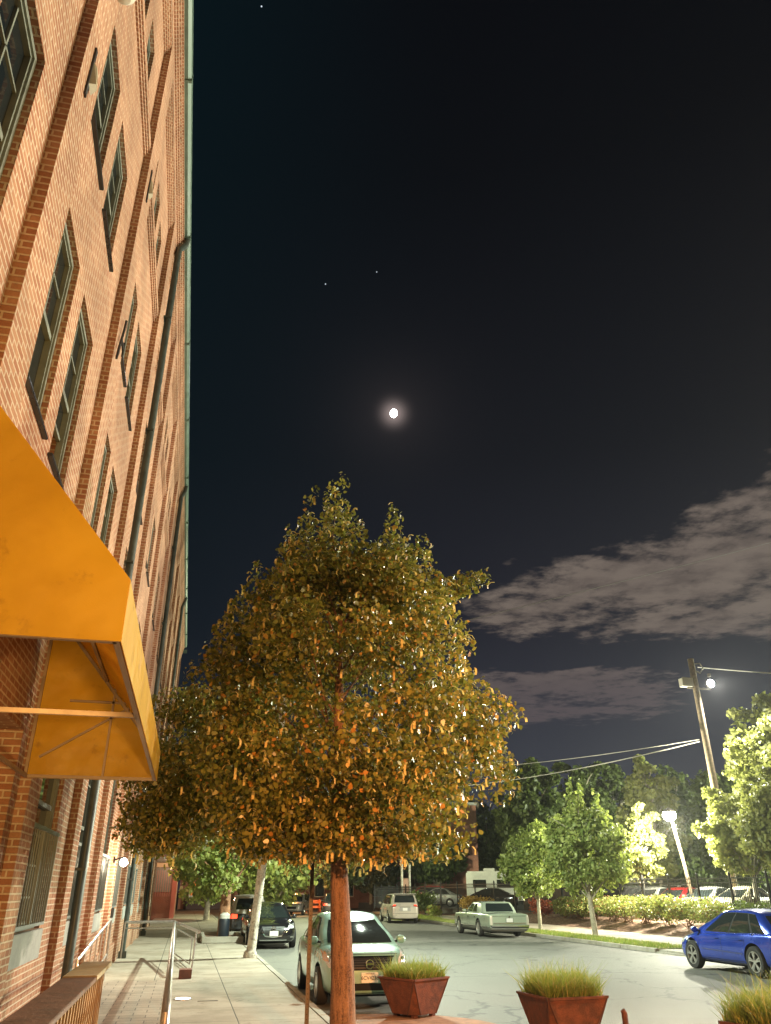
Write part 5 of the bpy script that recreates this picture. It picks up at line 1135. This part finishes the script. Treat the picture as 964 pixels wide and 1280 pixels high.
w2 = MB(); w2.box(-.6,6,100,108,0,8); w2.build('wall', M_brick2, fs_)
wd = MB(); wd.box(.6,4.2,99.9,99.99,1.4,4.4); o = wd.build('shop_window', mat('shop_glow', (.08,.02,.01), .5, emit=(1,.25,.04), estr=.8), fs_)
m_ = MB()
for x in (.55,1.8,3.0,4.2): m_.box(x-.06,x+.06,99.8,99.9,1.35,4.45)
m_.box(.5,4.3,99.75,99.9,1.2,1.38); m_.build('window_frame', M_white, o)
MB().box(.3,4.4,99.4,99.99,.0,1.1).build('stall_riser', mat('dark_riser', (.06,.03,.03), .7), fs_)
sg = MB().lathe([(.25,-.05),(.25,.05)], (2.0,99.6,3.3), 'y', 16).build('hanging_globe', glowm('shop_white', (1,.95,.9), 6), fs_)
fc = thing('dark_row_house', 'dark brick row houses closing the far end of the street', 'building', (0,0,0))
w2 = MB(); w2.box(6.5,40,101,110,0,8.5); w2.build('wall', M_brick2, fc)
for i in range(9):
    for j in (0,1):
        x = 8+i*3.5; m_ = MB(); m_.box(x-.06,x+1.16,100.93,100.99,1.2+j*3.6,3.3+j*3.6); fo = m_.build('window', M_white, fc)
        MB().box(x+.02,x+1.08,100.9,100.95,1.3+j*3.6,3.2+j*3.6).build('window_pane', glowm('warm_room', (1,.6,.3), .5) if (i*2+j) % 5 == 0 else M_glass, fo)
for i, (x, y, h, nm) in enumerate(((19.8,78,7.5,'pale slim post beside the corner shrubs, left of the motorhome'),(21.6,82,4.2,'shorter pale post next to the slim one'))):
    t = thing('pale_post', nm, 'pole', (x,y,0)); MB().tube([(0,0,0),(0,0,h)], .12, 10).build('shaft', M_palepole, t, smooth=True); MB().lathe([(.14,h),(.14,h+.1),(.03,h+.16)], (0,0,0), 'z', 10).build('cap', M_galv, t)
br2 = thing('brick_annex', 'dark red brick building rising behind the motorhome', 'building', (0,0,0)); MB().box(26.5,31,88,98,0,10.5).build('wall', M_brick2, br2); MB().box(26.3,31.2,87.8,98.2,10.5,10.8).build('parapet', M_stone, br2)

# ------------------------------------------------------------------ moon and stars
MP = Vector((0,0,CAMZ))+MD*1500
m_ = bmesh.new(); bmesh.ops.create_icosphere(m_, subdivisions=4, radius=7.9); me = bpy.data.meshes.new('moon'); m_.to_mesh(me); m_.free(); me.materials.append(glowm('moon_surface', (1,.97,.93), 30)); me.polygons.foreach_set('use_smooth', [True]*len(me.polygons))
o = link('moon', me); o.location = MP; o.rotation_euler = (0,0,0); o.scale = (.88,1,1.06); tag(o, 'bright gibbous moon high over the linden tree', 'moon')
fr_ = Vector((math.sin(yaw)*math.cos(pitch), math.cos(yaw)*math.cos(pitch), math.sin(pitch))); rt_ = Vector((math.cos(yaw), -math.sin(yaw), 0)); up_ = rt_.cross(fr_)
for (sx, sy, lb, r_) in ((-75,285,'faint star left of and above the moon, left of a pair',1.1),(-11,300,'faint star above the moon, right of a pair',.9),(-155,632,'star near the top edge of the sky',1.2)):
    d = (fr_*FPX+rt_*sx+up_*sy).normalized(); m_ = bmesh.new(); bmesh.ops.create_icosphere(m_, subdivisions=2, radius=r_); me = bpy.data.meshes.new('star'); m_.to_mesh(me); m_.free(); me.materials.append(glowm('star_glow', (.8,.9,1), 1.0))
    o = link('star', me); o.location = Vector((0,0,CAMZ))+d*1500; tag(o, lb, 'star', 'stars in the night sky')

# ------------------------------------------------------------------ thin haze added for lamp glow, in place of lens flare
hm = bpy.data.materials.new('glow_volume'); hm.use_nodes = True; nt = hm.node_tree
for n in list(nt.nodes): nt.nodes.remove(n)
pv_ = nt.nodes.new('ShaderNodeVolumePrincipled'); pv_.inputs['Color'].default_value = (.9,.93,.95,1); pv_.inputs['Density'].default_value = .0002; pv_.inputs['Anisotropy'].default_value = .75
mo_ = nt.nodes.new('ShaderNodeOutputMaterial'); nt.links.new(pv_.outputs[0], mo_.inputs['Volume'])
me = bpy.data.meshes.new('glow_haze'); b__ = MB().box(-30,130,-20,150,-1.2,27); me.from_pydata(b__.v, [], b__.f); me.materials.append(hm); struct(link('glow_haze', me), 'stuff')
